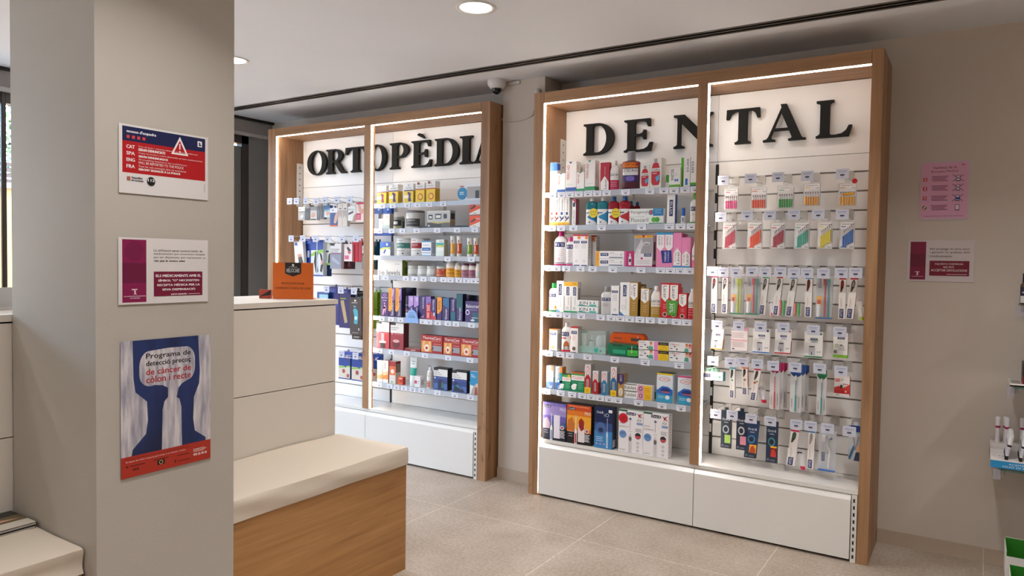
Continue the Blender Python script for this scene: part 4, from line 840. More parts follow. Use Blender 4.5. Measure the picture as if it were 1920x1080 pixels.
C(704, 766, 655, 916, .04, 'E0DEDE', cor('2A78A8'), 'short slim blue and white carton', side=[R(0, 0, 1, 1, '9AC0C8')])
C(806, 873, 604, 933, .04, 'E0DEDE', cor('2A6AA0', 1), 'tall slim blue and white carton with yellow foot', side=[R(0, 0, 1, 1, 'B8B4B4')])
C(888, 956, 680, 940, .05, 'B08A50', [P([(0, 1), (1, 1), (1, .62), (.5, .52), (0, .62)], '3A2A5A'), T('CORE', .3, .68, .66, .95, 'D8D0E8', -90), O(.5, .22, .34, 'EDE6DC', .18), T('COREGA', .36, .08, .64, .36, '7A5A30', -90)], 'slim purple topped gold carton')
G['rg'] = R6
kk = [T('Kukident', .02, .25, .44, .75, '16161A'), P([(.46, 0), (.5, 1), (.72, 1), (.72, 0)], 'E0A0B8'), O(.6, .5, .07, '5A3A48'), O(.6, .5, .045, 'E0A0B8'), R(.72, 0, .98, 1, 'F0C020'), T('FORMATO', .76, .52, .95, .68, 'C0402A'), T('AHORRO', .76, .25, .95, .4, 'C0402A'), R(0, .9, .46, 1, '2A3A3A')]
C(62, 372, 888, 972, .04, 'F0EEEC', kk, 'lower denture cream carton with pink and yellow panels')
C(62, 372, 805, 888, .04, 'F0EEEC', kk, 'upper denture cream carton with pink and yellow panels', dz=.0435, h=.043)
C(376, 396, 898, 975, .03, '2A3A34', [], 'tiny dark box right of the stacked cream cartons', y=.10)
cb = lambda tp: [R(0, .94, 1, 1, tp), R(0, .4, 1, .94, 'DCE6F0'), O(.48, .80, .36, 'C82434', .08), O(.48, .80, .33, 'F0F0F2', .068), T('COREGA', .2, .76, .78, .84, 'B81E2E'), P([(0, 0), (1, 0), (1, .45), (.7, .55), (.35, .56), (0, .4)], '2A6AC0'), O(.55, .42, .3, '1E3A80', .08), R(.3, .34, .8, .38, 'C85A4A'), P([(0, 0), (1, 0), (1, .25), (0, .30)], '3AA0C8'), O(.68, .18, .14, 'E8EEF2', .07)]+lines(.1, .5, .2, 2, 'D8ECF4', .05, .012)
C(424, 604, 682, 1008, .07, 'DCE4EC', cb('E8C820'), 'large blue and white tablet carton with yellow top strip', top='3A5A50', side=lines(.2, .9, .9, 12, 'B0B0B8', .07, .02))
C(660, 850, 706, 1030, .07, 'DCE4EC', cb('D04078'), 'large blue and white tablet carton with pink corner')
# base
SH(R7, .3685, .02, 'on the dental base ledge')
def ob(bg, art, handle='8AA0C8'):
    return [R(0, 0, 1, 1, bg)]+art
def brush(x, z0, z1, c, c2='E8ECF0', w=.05):
    m = (z0+z1)/2
    return [R(x-w*.22, m, x+w*.22, z1-.06, c2), O(x, z1-.04, w*.7, c2), O(x, z1-.04, w*.45, '3A6AB0'), P([(x-w, z0), (x-w*1.05, m-.05), (x-w*.4, m+.03), (x+w*.4, m+.03), (x+w*1.05, m-.05), (x+w, z0)], c2), P([(x-w*.6, z0+.02), (x-w*.6, m-.1), (x+w*.6, m-.1), (x+w*.6, z0+.02)], c)]
OB = lambda x0, z0, x1, z1: [P([(x0, z0+.2*(z1-z0)), (x0+.05, z0), (x1-.05, z0), (x1, z0+.2*(z1-z0)), (x1, z1-.2*(z1-z0)), (x1-.05, z1), (x0+.05, z1), (x0, z1-.2*(z1-z0))], '101A3C'), T('Oral-B', x0+.03, z0+.15*(z1-z0), x1-.03, z1-.15*(z1-z0), 'F4F4FA')]
tb = lambda: lines(.72, .95, .25, 5, 'E0E0E8', .04, .02)+[O(.84, .36, .08, 'E8E4E8'), O(.84, .36, .055, 'C05A60')]+lines(.08, .25, .3, 3, 'C0C0D0', .06, .012)
C(132, 470, 222, 762, .07, '16182A', [R(0, .35, 1, 1, '6A5AB0'), R(0, .65, 1, .92, '9A8AC8'), R(0, .35, 1, .5, '4A5A90'), T('MAGICAL EDITION', .1, .945, .88, .97, 'C0B8E8'), R(0, 0, 1, .3, '14172A'), P([(.02, .3), (.05, .55), (.2, .6), (.32, .45), (.3, .3)], 'C0A8B8'), T('PRO', .74, .80, .98, .88, 'E8E4F4'), R(.48, .06, .74, .68, 'E4E0EC')]+OB(.06, .86, .34, .93)+brush(.38, .0, .74, '6A8AC0')+tb(), 'purple electric toothbrush carton', top='1A1A22')
C(480, 830, 262, 825, .08, '1A1618', [R(0, .3, 1, 1, 'E07A1C'), R(0, .4, 1, .72, 'F0A82A'), R(0, .85, 1, 1, 'D04818'), T('MAGICAL EDITION', .1, .945, .88, .97, 'F8D8A0'), R(0, 0, 1, .3, '1A1214'), P([(0, .34), (.05, .6), (.22, .68), (.33, .5), (.28, .34)], 'C87028'), T('PRO', .74, .77, .98, .85, 'F8ECE0'), R(.47, .06, .74, .52, 'E8E0DC'), P([(.5, .45), (.5, .6), (.6, .68), (.72, .6), (.72, .4), (.6, .34)], '9A2018')]+OB(.06, .86, .34, .93)+brush(.38, .0, .74, 'C83030')+tb(), 'orange electric toothbrush carton', top='141214', side=[R(.2, .05, .7, .25, '2A3A2A')])
C(878, 1138, 304, 898, .06, '1A2A54', [R(0, 0, 1, .42, '3A86C4'), R(0, .42, 1, .62, '2A4A88'), T('Oral-B', .12, .84, .48, .90, 'E8ECF4'), T('iO', .54, .77, .80, .86, 'C8D4E8'), R(.78, .88, .98, .95, 'E8ECF0'), O(.36, .48, .3, '4A6AA0', .15), O(.36, .44, .14, '22345E', .06)]+brush(.72, .02, .76, '9AC4E0', 'C8DCEC')+lines(.1, .5, .26, 3, 'D0E4F4')+[R(.1+.2*i, .08, .2+.2*i, .12, 'A8A0D0') for i in range(3)], 'navy and blue electric toothbrush carton', top='12182C', side=[R(0, 0, 1, 1, '34384A'), R(.1, .04, .8, .22, 'B8B8C0')])
G['rg'] = R8
def pack(wd, sticker):
    a_ = [R(0, .96, .36, 1, '2A5A3A')]+OB(.3, .885, .70, .955)+[P([(.74, .95), (.84, .92), (.98, .96), (.88, .90), (.99, .84), (.85, .87), (.80, .83), (.82, .89)], 'A01E2A'), T('iO', .76, .76, .93, .82, '3A3A44'), R(.74, .68, .98, .735, '8AA0C8'), O(.48, .80, .05, '5A6A7A'), R(.472, .55, .488, .76, '8A8A90'), R(.42, .5, .56, .505, '7A6A60'), P([(.42, 0), (.42, .38), (.47, .45), (.51, .45), (.55, .38), (.55, 0)], 'D4D0D4'), O(.487, .33, .06, '6A6468', .055),
          T('PACK', .04, .665, .26, .69, '2A2A34'), T(wd, .04, .59, .42, .615, '2A2A34'), O(.18, .42, .15, '6A94CC'), T('30%', .08, .42, .28, .46, '24406A'), O(.8, .42, .12, '2A2A2E'), P([(.68, .42), (.92, .42), (.88, .36), (.72, .36)], 'C8505A')]
    for z in (.25, .16, .07): a_ += [O(.8, z, .045, '6A6A70'), O(.8, z, .03, 'F2F0F2')]
    a_ += lines(.7, .95, .58, 3, 'A0A0A8', .03, .012)+lines(.04, .3, .06, 2, 'B0B0B8', .02, .008)
    if sticker: a_ += [O(.19, .80, .19, 'C8182C'), T('-5€', .12, .77, .26, .83, '6A0A14')]
    return a_
C(128, 437, 312, 848, .06, 'F0EEF2', pack('REGALO', 1), 'white electric toothbrush pack with red round sticker', top='B8C0B8')
C(440, 757, 350, 905, .06, 'F0EEF2', pack('OFERTA', 0), 'white electric toothbrush pack without a round sticker', top='C8CCC8', side=lines(.3, .7, .95, 16, 'C0B8BC', .055, .03))
# ------------------------------------------------------------------ hooks and hanging packs
def hook(U, tagbox, slots, plain=False, yt=.06, ph=None):
    """clear-plated wire hook in the slat wall, with its price tag in front"""
    x0, x1, z0, z1 = tagbox; rg = G['rg']
    c = rg((x0+x1)/2, (z0+z1)/2); q = bp(*c, 'y', yt); x, zt = q.x, q.z
    yb = U.yb; zs = min(slots, key=lambda s: abs(s-(zt+.005)))
    h = MB()
    h.box(x-.022, x+.022, yb-.005, yb-.002, zs-.05, zs+.004, M('E6E4E0', .25, 0, .5))
    h.tube([(x-.012, yb-.004, zs-.004), (x-.012, yb-.03, zs-.002), (x-.008, (yt+yb)/2, zt+.022), (x, yt+.006, zt+.022)], .0022, WIRE)
    zl = min(zs-.040, zt-.018) if zt < zs else zs-.04
    h.tube([(x+.004, yb-.004, zs-.04), (x+.004, yt+.05, zt-.016), (x+.004, yt+.03, zt-.012)], .0022, WIRE)
    h.box(x-.028, x+.028, yt+.0015, yt+.004, zt-.026, zt+.026, M('E8EEF6', .15, 0, .4))
    h = h.build('hook', U.root); price_tag(h, x, yt, zt, True)
    return x, zt
def PK(x0, x1, yt, yb_, dep, base, art, label, y=.17, lean=0, name='hanging_pack', alpha=1, cat='pack', extra=None, side=(), tab=True, hole=True):
    a, b, h, y = place(x0, x1, yt, yb_, y); rg = G['rg']
    if 'orthop' not in G['grp']: b = min(b, UD.xj-.004)
    w = b-a
    zb = bp(*rg((x0+x1)/2, yb_), 'y', y).z; q = MB()
    sh = math.tan(math.radians(lean))
    fn = lambda u, v, o: (-w/2+u*w+sh*(v-1)*h, -o, v*h)
    m = M(base, .3) if alpha == 1 else M(base, .08, 0, alpha)
    vs_ = [fn(u, v, -d) for d in (0, dep) for u, v in ((0, 0), (1, 0), (1, 1), (0, 1))]
    q.add(vs_, [(0, 1, 2, 3), (7, 6, 5, 4), (0, 4, 5, 1), (1, 5, 6, 2), (3, 2, 6, 7), (0, 3, 7, 4)], m)
    q.art(art, fn, w, h, .0003)
    if side: q.art(side, lambda u, v, o: (w/2+sh*(v-1)*h+o, u*dep, v*h), dep, h, .0003)
    if tab: q.box(-.010, .010, dep/2-.0006, dep/2+.0006, h-.001, h+.018, m if alpha == 1 else M('E8ECEE', .2, 0, .6))
    if extra: extra(q, w, h, fn)
    o = q.build(name, None, ((a+b)/2, y, zb)); tag(o, label, cat, G['grp']); return o
SDN = U_slots[0]
def rowset(rg, ph): G.update(rg=rg, grp=ph, hm=9)
# interdental brush cards
def idb(col, n=6, slant=0, mag=0):
    a_ = [R(.06, .03, .94, .97, 'F0EEEE'), T('interprox', .16, .86, .84, .93, '2A2A30'), R(.1, .79, .40, .82, col), R(.74, .77, .92, .80, 'B0A0A8')]
    def ex(q, w, h, fn):
        for i in range(n):
            u = (.14+.72*i/(n-1)) if not slant else (.26+.58*i/(n-1)); z0 = .04 if not slant else .06+.035*i; z1 = (.40 if not slant else .46+.05*i)
            p0, p1, p2 = fn(u, z0, .003), fn(u, z1, .003), fn(u+(0 if not slant else .05), z1+.16, .003)
            q.tube([p0, p1], w*.060, M(col, .3), 8); q.tube([p1, p2], w*.018, 'D8D8DC', 5); q.tube([(p2[0], p2[1], p2[2]-.002), (p2[0], p2[1], p2[2]+.008)], w*.026, '6A5A60', 5)
        # clear blister dome
        q.box(-w*.46, w*.46, -.008, -.0005, h*.02, h*.74, BLISTER)
        if mag: q.tube([fn(.25, .50, .004), fn(.86, .54, .004)], w*.07, M(col, .3), 8)
        q.box(-w*.5, -w*.47, -.004, 0, 0, h, BLISTER); q.box(w*.47, w*.5, -.004, 0, 0, h, BLISTER)
    return a_, ex
rowset(H1, 'interdental brush cards on the dental slat wall')
for (a, b, t, c, col, lb), tg in zip(((228, 382, 318, 555, 'E84A94', 'pink brushes, upper row leftmost'), (525, 702, 303, 548, 'E8501E', 'orange brushes, upper row second'), (823, 1010, 288, 543, '2E9A3A', 'green brushes, upper row middle'), (1113, 1305, 262, 516, 'E8A01A', 'amber brushes, upper row without red dot'), (1507, 1712, 260, 516, 'E8A81A', 'amber brushes and red dot, upper row far right')),
        ((168, 268, 185, 270), (470, 577, 160, 255), (780, 885, 145, 240), (1105, 1218, 130, 225), (1498, 1615, 110, 200))):
    ar, ex = idb(col, 6, 0, 'red dot' in lb and 'without' not in lb)
    if 'and red dot' in lb: ar = ar+[O(.88, 1.08, .15, 'C81E2E')]
    PK(a, b, t, c, .004, 'E4E6E8', ar, 'blister card of '+lb, .19, 0, alpha=.75, extra=ex); hook(UD, tg, SDN)
for (a, b, t, c, col, lb), tg in zip(((205, 362, 703, 1003, 'C83058', 'rose red brushes, lower row leftmost'), (482, 652, 700, 1003, 'F0501A', 'bright orange slanted brushes, lower row'), (742, 908, 705, 998, 'B01E3C', 'crimson slanted brushes, lower row'), (1010, 1182, 700, 1000, '3AAA94', 'mint green slanted brushes, lower row'), (1268, 1442, 693, 1000, 'E8D83A', 'yellow slanted brushes, lower row'), (1518, 1692, 690, 1000, '1E6AC0', 'blue slanted brushes, lower row far right')),
        ((143, 235, 600, 685), (430, 540, 580, 665), (687, 795, 575, 665), (960, 1065, 570, 660), (1232, 1340, 565, 655), (1495, 1615, 565, 660))):
    ar, ex = idb(col, 6, 1); PK(a, b, t, c, .004, 'E4E6E8', ar+[R(.1, .05, .5, .09, col), R(.68, .06, .92, .08, '3A3A50')], 'blister card of '+lb, .19, 0, alpha=.75, extra=ex); hook(UD, tg, SDN)
# toothbrush cartons
def slim(top, win, brushc='A8A4A8', logo=(.15, .02, .75, .24), txt=1):
    return [R(0, .95, 1, 1, top), P([(.2, .65), (.25, .90), (.4, .94), (.62, .93), (.72, .87), (.66, .76), (.35, .64)], win), P([(.35, .78), (.6, .78), (.58, .90), (.38, .90)], brushc)]+vit(*logo, 90)+([R(.3, .28, .36, .50, 'C8A8A0'), R(.46, .28, .50, .44, 'C8B8B0')] if txt else [])
def mini_tube(x0, x1, yt, yb_, base, capc, label, y=.15, lean=-12, art=()):
    def ex(q, w, h, fn):
        q.rings([[((a*w*.5*k)+math.tan(math.radians(lean))*(v-1)*h, b*w*.30*k2+.003, v*h) for a, b in ((math.cos(.6283*i), math.sin(.6283*i)) for i in range(10))] for v, k, k2 in ((0, .6, 1), (.16, .62, 1), (.18, .75, 1), (.6, .9, .6), (.95, 1, .1), (1, 1, .08))], M(base, .3))
        q.rings([[((a*w*.34)+math.tan(math.radians(lean))*(v-1)*h, b*w*.34+.003, v*h) for a, b in ((math.cos(.6283*i), math.sin(.6283*i)) for i in range(10))] for v in (-.01, .17)], M(capc, .3))
    return PK(x0, x1, yt, yb_, .001, base, list(art), label, y, lean, 'sample_tube', extra=ex, cat='tube', tab=False)
def twin(c1, c2, basec, tube=1, logoc=NVY):
    a_ = [R(.0, .0, 1, .03, basec)]+vit(.14, .72, .30, .92, 90, logoc)+[R(.04, .30, .38, .52, 'EDB030')]
    def ex(q, w, h, fn):
        for u, c in ((.56, c1), (.78, c2)):
            q.tube([fn(u, .04, .006), fn(u, .30, .006), fn(u, .5, .006)], w*.07, M(c, .3), 8); q.tube([fn(u, .5, .006), fn(u, .78, .006)], w*.05, M(c, .3), 8)
            q.box(*(sorted((fn(u-.09, 0, 0)[0], fn(u+.09, 0, 0)[0]))), -.018, -.004, h*.78, h*.93, M(c, .4))
        x = fn(.2, 0, 0)[0]
        q.lathe([(w*.10, h*.04), (w*.13, h*.08), (w*.13, h*.34)], M('E8E8EA', .3), .6, 12, x, -.012); q.lathe([(w*.10, h*.34), (w*.10, h*.44)], M('D84030', .3), 1, 12, x, -.012)
        q.box(-w/2, w/2, -.024, -.001, 0, h*.018, M(basec, .3)); q.box(-w/2, w/2, -.024, -.0006, h*.018, h, M('E8EEF0', .05, 0, .14))
    return a_, ex
rowset(H2, 'toothbrush packs on the dental slat wall')
PK(95, 182, 288, 820, .018, 'F2EEEA', slim('C86A90', '3A2024', 'B02030'), 'slim toothbrush carton with pink top and red bristles, row leftmost', .13)
PK(250, 335, 290, 825, .018, 'F2ECEA', slim('C898C8', '3A3436', 'D0C0E0'), 'slim toothbrush carton with lilac top', .13, side=[R(0, 0, 1, 1, 'D8B0C0')])
ar, ex = twin('C8CC4A', 'A8B820', '1E9A6A'); PK(385, 562, 290, 840, .018, 'DDE2E4', ar, 'clear toothbrush blister with yellow green brush and green base', .13, alpha=.6, extra=ex)
ar, ex = twin('D01E3C', '2A8A84', '1E8A6A'); PK(605, 800, 285, 845, .018, 'DDE2E4', ar+[R(0, .975, 1, 1, 'E05A28')], 'clear blister with red and teal brushes, orange top and green base', .13, alpha=.6, extra=ex)
PK(838, 928, 292, 850, .018, 'E8E6E2', slim('1E8A3C', '4A4C48'), 'leaning toothbrush carton with plain green top', .13, 5, side=[R(0, .3, 1, .95, '8A9084')])
mini_tube(905, 1000, 625, 862, 'F0EEF0', 'D02858', 'small toothpaste tube with crimson cap hanging beside a green topped carton', art=[R(.2, .7, .8, .82, '2A2A3A')])
PK(1040, 1128, 293, 862, .018, 'E8E6E2', slim('B83A30', '4A4C48'), 'leaning toothbrush carton with red and green top', .13, 5, side=[R(0, .3, 1, .95, '8A9084')])
def duo(x0, x1, yt, yb_, lb):
    def ex(q, w, h, fn):
        for u, c in ((.28, 'E08A94'), (.74, '6AC07A')):
            q.lathe([(w*.12, 0), (w*.2, h*.3), (w*.22, h*.9), (w*.2, h)], M(c, .2, 0, .8), 1, 10, fn(u, 0, 0)[0], -.008)
    PK(x0, x1, yt, yb_, .001, 'E8ECEA', [], lb, .14, 6, alpha=.3, extra=ex, tab=False)
duo(1105, 1205, 640, 868, 'pair of pink and green travel brushes nearer the left')
for tg in ((62, 183, 165, 275), (215, 335, 178, 285), (395, 525, 178, 285), (610, 770, 170, 285), (810, 955, 180, 290), (1035, 1165, 175, 290)): hook(UD, tg, SDN, ph=1)
G['rg'] = H3
PK(78, 178, 300, 872, .018, 'E8E6E2', slim('2A7AB8', '4A4C48'), 'leaning toothbrush carton with blue top', .13, 6, side=[R(0, .3, 1, .95, '8A9094')])
duo(152, 262, 680, 872, 'pair of pink and green travel brushes beside the blue topped carton')
PK(297, 395, 302, 880, .02, 'EDEBE8', slim('2A88C8', '5A1E14', '6A2418'), 'upright toothbrush carton with blue top and dark red window', .13, side=[R(0, .0, 1, 1, 'A8A8AC')])
ar, ex = twin('C0202C', '2A8088', '2A78B8'); PK(455, 690, 288, 905, .02, 'DDE2E4', ar, 'clear blister with red and teal brushes and blue base', .13, alpha=.6, extra=ex)
PK(783, 880, 310, 908, .018, 'F2EEE8', slim('B8142C', '5A1418', 'B01828'), 'toothbrush carton with red top and red bristles', .13)
PK(945, 1055, 310, 910, .018, 'F2EEE8', slim('B8142C', '4A4442'), 'leaning toothbrush carton with red top and grey bristles', .13, 5)
mini_tube(1022, 1118, 655, 922, 'F0F0EC', 'B0C83A', 'small toothpaste tube with lime cap at the right end', art=[R(.2, .4, .5, .7, '2A3A3A')])
for tg in ((72, 215, 190, 300), (262, 405, 195, 300), (500, 640, 195, 310), (755, 905, 190, 305), (965, 1105, 185, 305)): hook(UD, tg, SDN, ph=1)
# floss and interdental boxes
rowset(H4, 'dental floss packs on the slat wall')
def fl_(c, logo=1, wht='F2F0EE'):
    return [R(0, 0, 1, .045, c), R(.30, .02, .95, .05, c)]+vit(.33, .68, .72, .76)+[R(.25, .08, .58, .44, 'C8C6CC'), R(.28, .4, .55, .44, '3A3A40'), R(.38, .10, .43, .2, NVY), R(.35, .58, .75, .595, 'B0ACB0'), R(.38, .62, .7, .64, '6A7AA0'), O(.74, .22, .05, 'C0BCC0'), O(.86, .23, .05, 'C0BCC0')]
PK(150, 282, 160, 392, .03, 'F2F0EE', fl_('F0BE1C'), 'white and yellow floss card leaning, leftmost of its row', .14, 5, side=[R(0, 0, 1, .5, 'E09A20')])
PK(364, 545, 145, 402, .02, 'F4ECEC', [R(0, .42, 1, .47, 'EDA8B8'), R(.72, .86, 1, 1, 'EDA0B8'), R(.06, .86, .28, .92, '2A2A38')]+lines(.06, .8, .76, 5, 'B8A0A8', .05, .015)+lines(.06, .85, .36, 5, 'B8A0A8', .05, .015)+[R(.06, .04, .22, .08, '2A2A38')], 'white card with pink stripes and small print', .14)
PK(605, 795, 160, 430, .02, 'F2F0EE', fl_('2A7AC0')+[O(.88, .93, .07, '3A4A8A')], 'white and blue floss card', .14)
PK(858, 1040, 165, 440, .02, 'F2F0EE', fl_('C01E2E')+[O(.88, .93, .07, 'C0303A')], 'white and red floss card', .14, 2, side=[R(0, .0, 1, .5, 'C01E2E')])
for tg in ((158, 258, 75, 160), (395, 505, 90, 165), (635, 755, 95, 180), (895, 1010, 105, 190)): hook(UD, tg, SDN)
G['rg'] = H5
PK(225, 430, 195, 480, .02, 'F2F1ED', fl_('1E8A5A')+[O(.90, .93, .06, '2A7A5A'), R(.2, .66, .8, .675, '6AA04A')], 'white and green floss card', .14)
PK(547, 713, 205, 485, .02, 'F2F1ED', [R(0, 0, 1, .12, '86C03A')]+vit(.3, .74, .78, .83)+[O(.25, .48, .12, '9AC870'), O(.25, .48, .08, 'F2F1ED'), P([(.35, .30), (.85, .30), (.7, .52), (.45, .52)], 'D4D0D4'), R(.06, .17, .28, .3, '7A7A74'), R(.3, .64, .8, .65, 'C0C0B8'), R(.5, .48, .62, .53, '2A2A34')], 'white and lime green card with small case picture', .14, side=[R(0, 0, 1, .6, '9AC850')])
for tg in ((272, 388, 135, 215), (567, 690, 148, 240)): hook(UD, tg, SDN)
rowset(H4, 'packs in the fifth dental hook row')
def mintbag(q, w, h, fn):
    q.tube([(-w*.3, .01, h*1.05), (-w*.1, .0, h*1.35), (w*.1, .0, h*1.5), (w*.28, .01, h*1.15)], .004, M('BFE4D4', .2, 0, .7))
    for u in (.25, .5, .7): q.lathe([(.012, h*1.0), (.016, h*1.15), (.011, h*1.35)], M('A8DCC4', .15, 0, .7), .8, 10, fn(u, 0, 0)[0], .01)
PK(38, 270, 640, 742, .05, 'EFEFEE', vit(.06, .35, .40, .72)+[O(.85, .45, .06, '7AC0A8'), R(.45, .55, .6, .6, 'B8B8BC'), R(.5, .0, .98, .05, NVY)], 'white carton lying flat with mint coloured bag on top', .10, 0, side=[R(0, 0, 1, 1, '1E9AB0')], extra=mintbag, tab=False)
PK(340, 398, 592, 935, .02, 'F0F0EE', slim('1E9AB8', '34383A', '2A4A44')+[O(.5, .58, .2, '5AA890')], 'slim toothbrush carton with turquoise top', .13, -1, side=[R(0, 0, 1, 1, 'B8BCBC')])
PK(477, 540, 590, 898, .02, 'F0EEEA', slim('E86A28', '343434', '2A2A2A')+[O(.5, .54, .22, '8A7A70')], 'slim toothbrush carton with orange top', .13, -2, side=[R(0, .3, 1, 1, 'C84A28'), R(0, 0, 1, .3, 'D8D4D0')])
PK(618, 690, 606, 970, .02, 'F2EEEC', slim('C01C34', '3A4038', '4A3A34')+[O(.4, .56, .2, 'D06A40'), O(.7, .6, .12, '4A8A40')], 'leaning toothbrush carton with red top and fruit drawing', .13, 7)
mini_tube(650, 740, 795, 982, 'E4E2E6', 'D02038', 'small toothpaste tube with red cap beside a leaning carton', art=[R(.2, .75, .8, .85, '2A2A3A'), O(.5, .35, .2, '8A8A88')])
def spir(hc, bc, n=1):
    a_ = [P([(0, 1), (1, 1), (1, .86), (.78, .80), (.5, .78), (.22, .80), (0, .86)], hc), T('INAVA', .2, .80, .8, .86, '1A1A2A'), R(.15, .1, .19, .3, '3A3A40'), R(.78, .1, .82, .35, '3A3A40')]
    def ex(q, w, h, fn):
        q.tube([fn(.5, .02, .005), fn(.5, .2, .005), fn(.5, .38, .005)], w*.075, M(bc, .3), 8); q.tube([fn(.5, .38, .005), fn(.5, .66, .005), fn(.5, .76, .005)], w*.04, M(bc, .3), 8); q.tube([fn(.5, .72, .006), fn(.5, .82, .006)], w*.07, M('E8E8EC', .4), 8)
        q.box(-w*.5, w*.5, -.010, -.0005, 0, h*.8, BLISTER)
    return a_, ex
for k in range(3):
    ar, ex = spir('B01A5A', 'D02828'); PK(795+k*38, 905+k*42, 548-k*4, 1065-k*12, .003, 'E8E4E4', ar, ('front magenta topped interdental brush pack with red handle', 'middle magenta topped interdental brush pack', 'rear magenta topped interdental brush pack')[k], .11+k*.06, alpha=.85, extra=ex, tab=k == 2)
for tg in ((112, 210, 475, 565), (305, 410, 490, 580), (440, 545, 495, 580), (605, 715, 510, 600), (780, 895, 530, 620)): hook(UD, tg, SDN)
G['rg'] = H5
for k in range(3):
    ar, ex = spir('24509A', '2A9A9A'); PK(62+k*40, 190+k*40, 590-k*12, 1098-k*10, .003, 'E8E4E4', ar, ('front blue topped interdental brush pack with teal handle', 'middle blue topped interdental brush pack', 'rear blue topped interdental brush pack')[k], .11+k*.06, alpha=.85, extra=ex, tab=k == 2)
ar, ex = spir('1E7A44', '1E9A94'); ar[1] = T('PLAKY', .2, .80, .8, .86, '0A2A1A')
PK(362, 470, 620, 1125, .003, 'E8E4E4', ar, 'green topped interdental brush pack with teal handle', .12, alpha=.85, extra=ex)
PK(562, 735, 695, 915, .025, 'F2EEEC', [R(0, .12, 1, .42, 'D02024'), P([(0, .42), (.3, .5), (.6, .42), (1, .62), (1, .3), (0, .3)], 'D83A34'), R(.06, .72, .34, .88, 'C82028'), T('PHB', .1, .75, .3, .85, 'F4F0F0'), P([(.35, .42), (.42, .58), (.55, .55), (.5, .38)], '3A2020'), O(.75, .24, .08, 'E8A8A0', .05), R(.4, .86, .6, .88, 'C87070'), R(.4, .80, .58, .82, 'C87070'), O(.62, .62, .04, 'D04040'), O(.75, .62, .04, 'D04040'), O(.88, .62, .04, 'D04040'), R(.1, .04, .35, .08, '6AA080')], 'small red and white boxed dental product, right of the green topped pack', .13, side=[R(0, 0, 1, 1, 'C02430')])
for tg in ((68, 185, 545, 640), (343, 460, 560, 655), (580, 700, 590, 680)): hook(UD, tg, SDN)
rowset(H6, 'packs in the lowest dental hook row')
def ref(cc, ac, ch=0):
    a_ = [R(0, .0, 1, .12, '2A3242'), T('Oral-B', .12, .74, .86, .80, 'E8ECF4'), R(.3, .68, .7, .70, 'A8B0C0'), O(.48, .50, .32, cc, .11), O(.48, .50, .2, '1C2634', .07), R(.1, .04, .3, .09, '6A7488'), R(.4, .04, .8, .07, '6A7488')]
    a_ += [R(.38, .14, .96, .36, ac)]
    if ch: a_ += [P([(.4, .14), (.5, .30), (.7, .34), (.9, .24), (.9, .14)], ch)]
    return a_
for a, b, t, c, bs, cc, ac, ch, ln, lb in ((185, 300, 178, 600, '2E3A46', 'A8B4C0', '9AC060', 0, 0, 'dark brush head pack with lime panel, leftmost'), (358, 475, 190, 622, '222C40', 'C0C4D0', 'D890A8', 0, 0, 'dark brush head pack with pink panel'), (478, 612, 290, 715, '1E3A60', '3A7AA8', 'EDA828', 'B0481E', 4, 'leaning navy brush head pack with orange picture'), (692, 820, 300, 762, '1E3450', '4A8A9A', '7A1E24', 'C84038', 0, 'navy brush head pack with dark red picture')):
    PK(a, b, t, c, .014, bs, ref(cc, ac, ch)+([R(.4, .36, .96, .40, 'F0B828')] if 'dark red' in lb else []), lb, .13, ln, side=[R(0, 0, 1, 1, '15181E')])
PK(968, 1062, 395, 805, .018, 'F2EEEC', slim('D02860', '34403A', '3A5A44'), 'leaning toothbrush carton with pink top, bottom row', .13, 6)
mini_tube(1022, 1108, 615, 832, 'E8E6EA', 'D83058', 'small toothpaste tube with pink cap, bottom row', art=[R(.2, .75, .8, .88, '2A2A3A')])
PK(1162, 1238, 405, 835, .018, 'F2F0EE', slim('2A8AC8', 'B0A8A0', '9A948E'), 'slim toothbrush carton with blue top, bottom row', .13, 1, side=[R(0, .5, 1, .8, '8A8A90')])
def impl(q, w, h, fn):
    q.tube([fn(.60, .05, .008), fn(.62, .3, .008), (fn(.66, .5, .008)), fn(.50, .66, .008), fn(.50, .80, .008)], w*.035, M('F4F4F4', .3), 8)
    q.box(fn(.2, 0, 0)[0], fn(.40, 0, 0)[0], -.014, -.002, h*.72, h*.88, M('F0F2F6', .3)); q.tube([fn(.50, .80, .008), fn(.52, .86, .008), fn(.66, .82, .008)], w*.045, M('F4F4F4', .3), 8); q.tube([fn(.66, .82, .008), fn(.78, .81, .008)], w*.06, M('1E3A8A', .4), 8)
    q.box(-w/2, w/2, -.022, -.0006, 0, h, BLISTER); q.box(-w/2, w/2, -.024, 0, 0, h*.02, M('2A6AC0', .3))
PK(1285, 1478, 402, 850, .003, 'DCE2EA', vit(.16, .22, .36, .44, 90)+[R(.22, .5, .26, .66, '8A90A0')], 'clear blister with angled white special toothbrush and blue base', .13, alpha=.5, extra=impl)
PK(1620, 1790, 348, 745, .01, 'C8CED6', [R(0, .82, 1, 1, '1E3A8A'), R(0, .78, 1, .82, '8AC0C8'), P([(.3, .70), (.45, .3), (.55, .3), (.75, .7), (.68, .7), (.5, .4), (.38, .7)], '8A949C'), P([(0, .05), (.35, .45), (.45, .35), (.15, .02)], '2A7AA0'), O(.7, .35, .14, 'D8A888', .1), P([(.4, 0), (.55, .25), (.9, .25), (1, 0)], '2A3A5A')], 'blue headed card with child picture, beside the right oak panel', .14)
for tg in ((80, 185, 170, 265), (262, 370, 185, 275), (475, 585, 225, 315), (690, 800, 250, 350), (980, 1095, 290, 385), (1143, 1255, 310, 400), (1333, 1450, 335, 430), (1570, 1700, 362, 468)): hook(UD, tg, SDN)
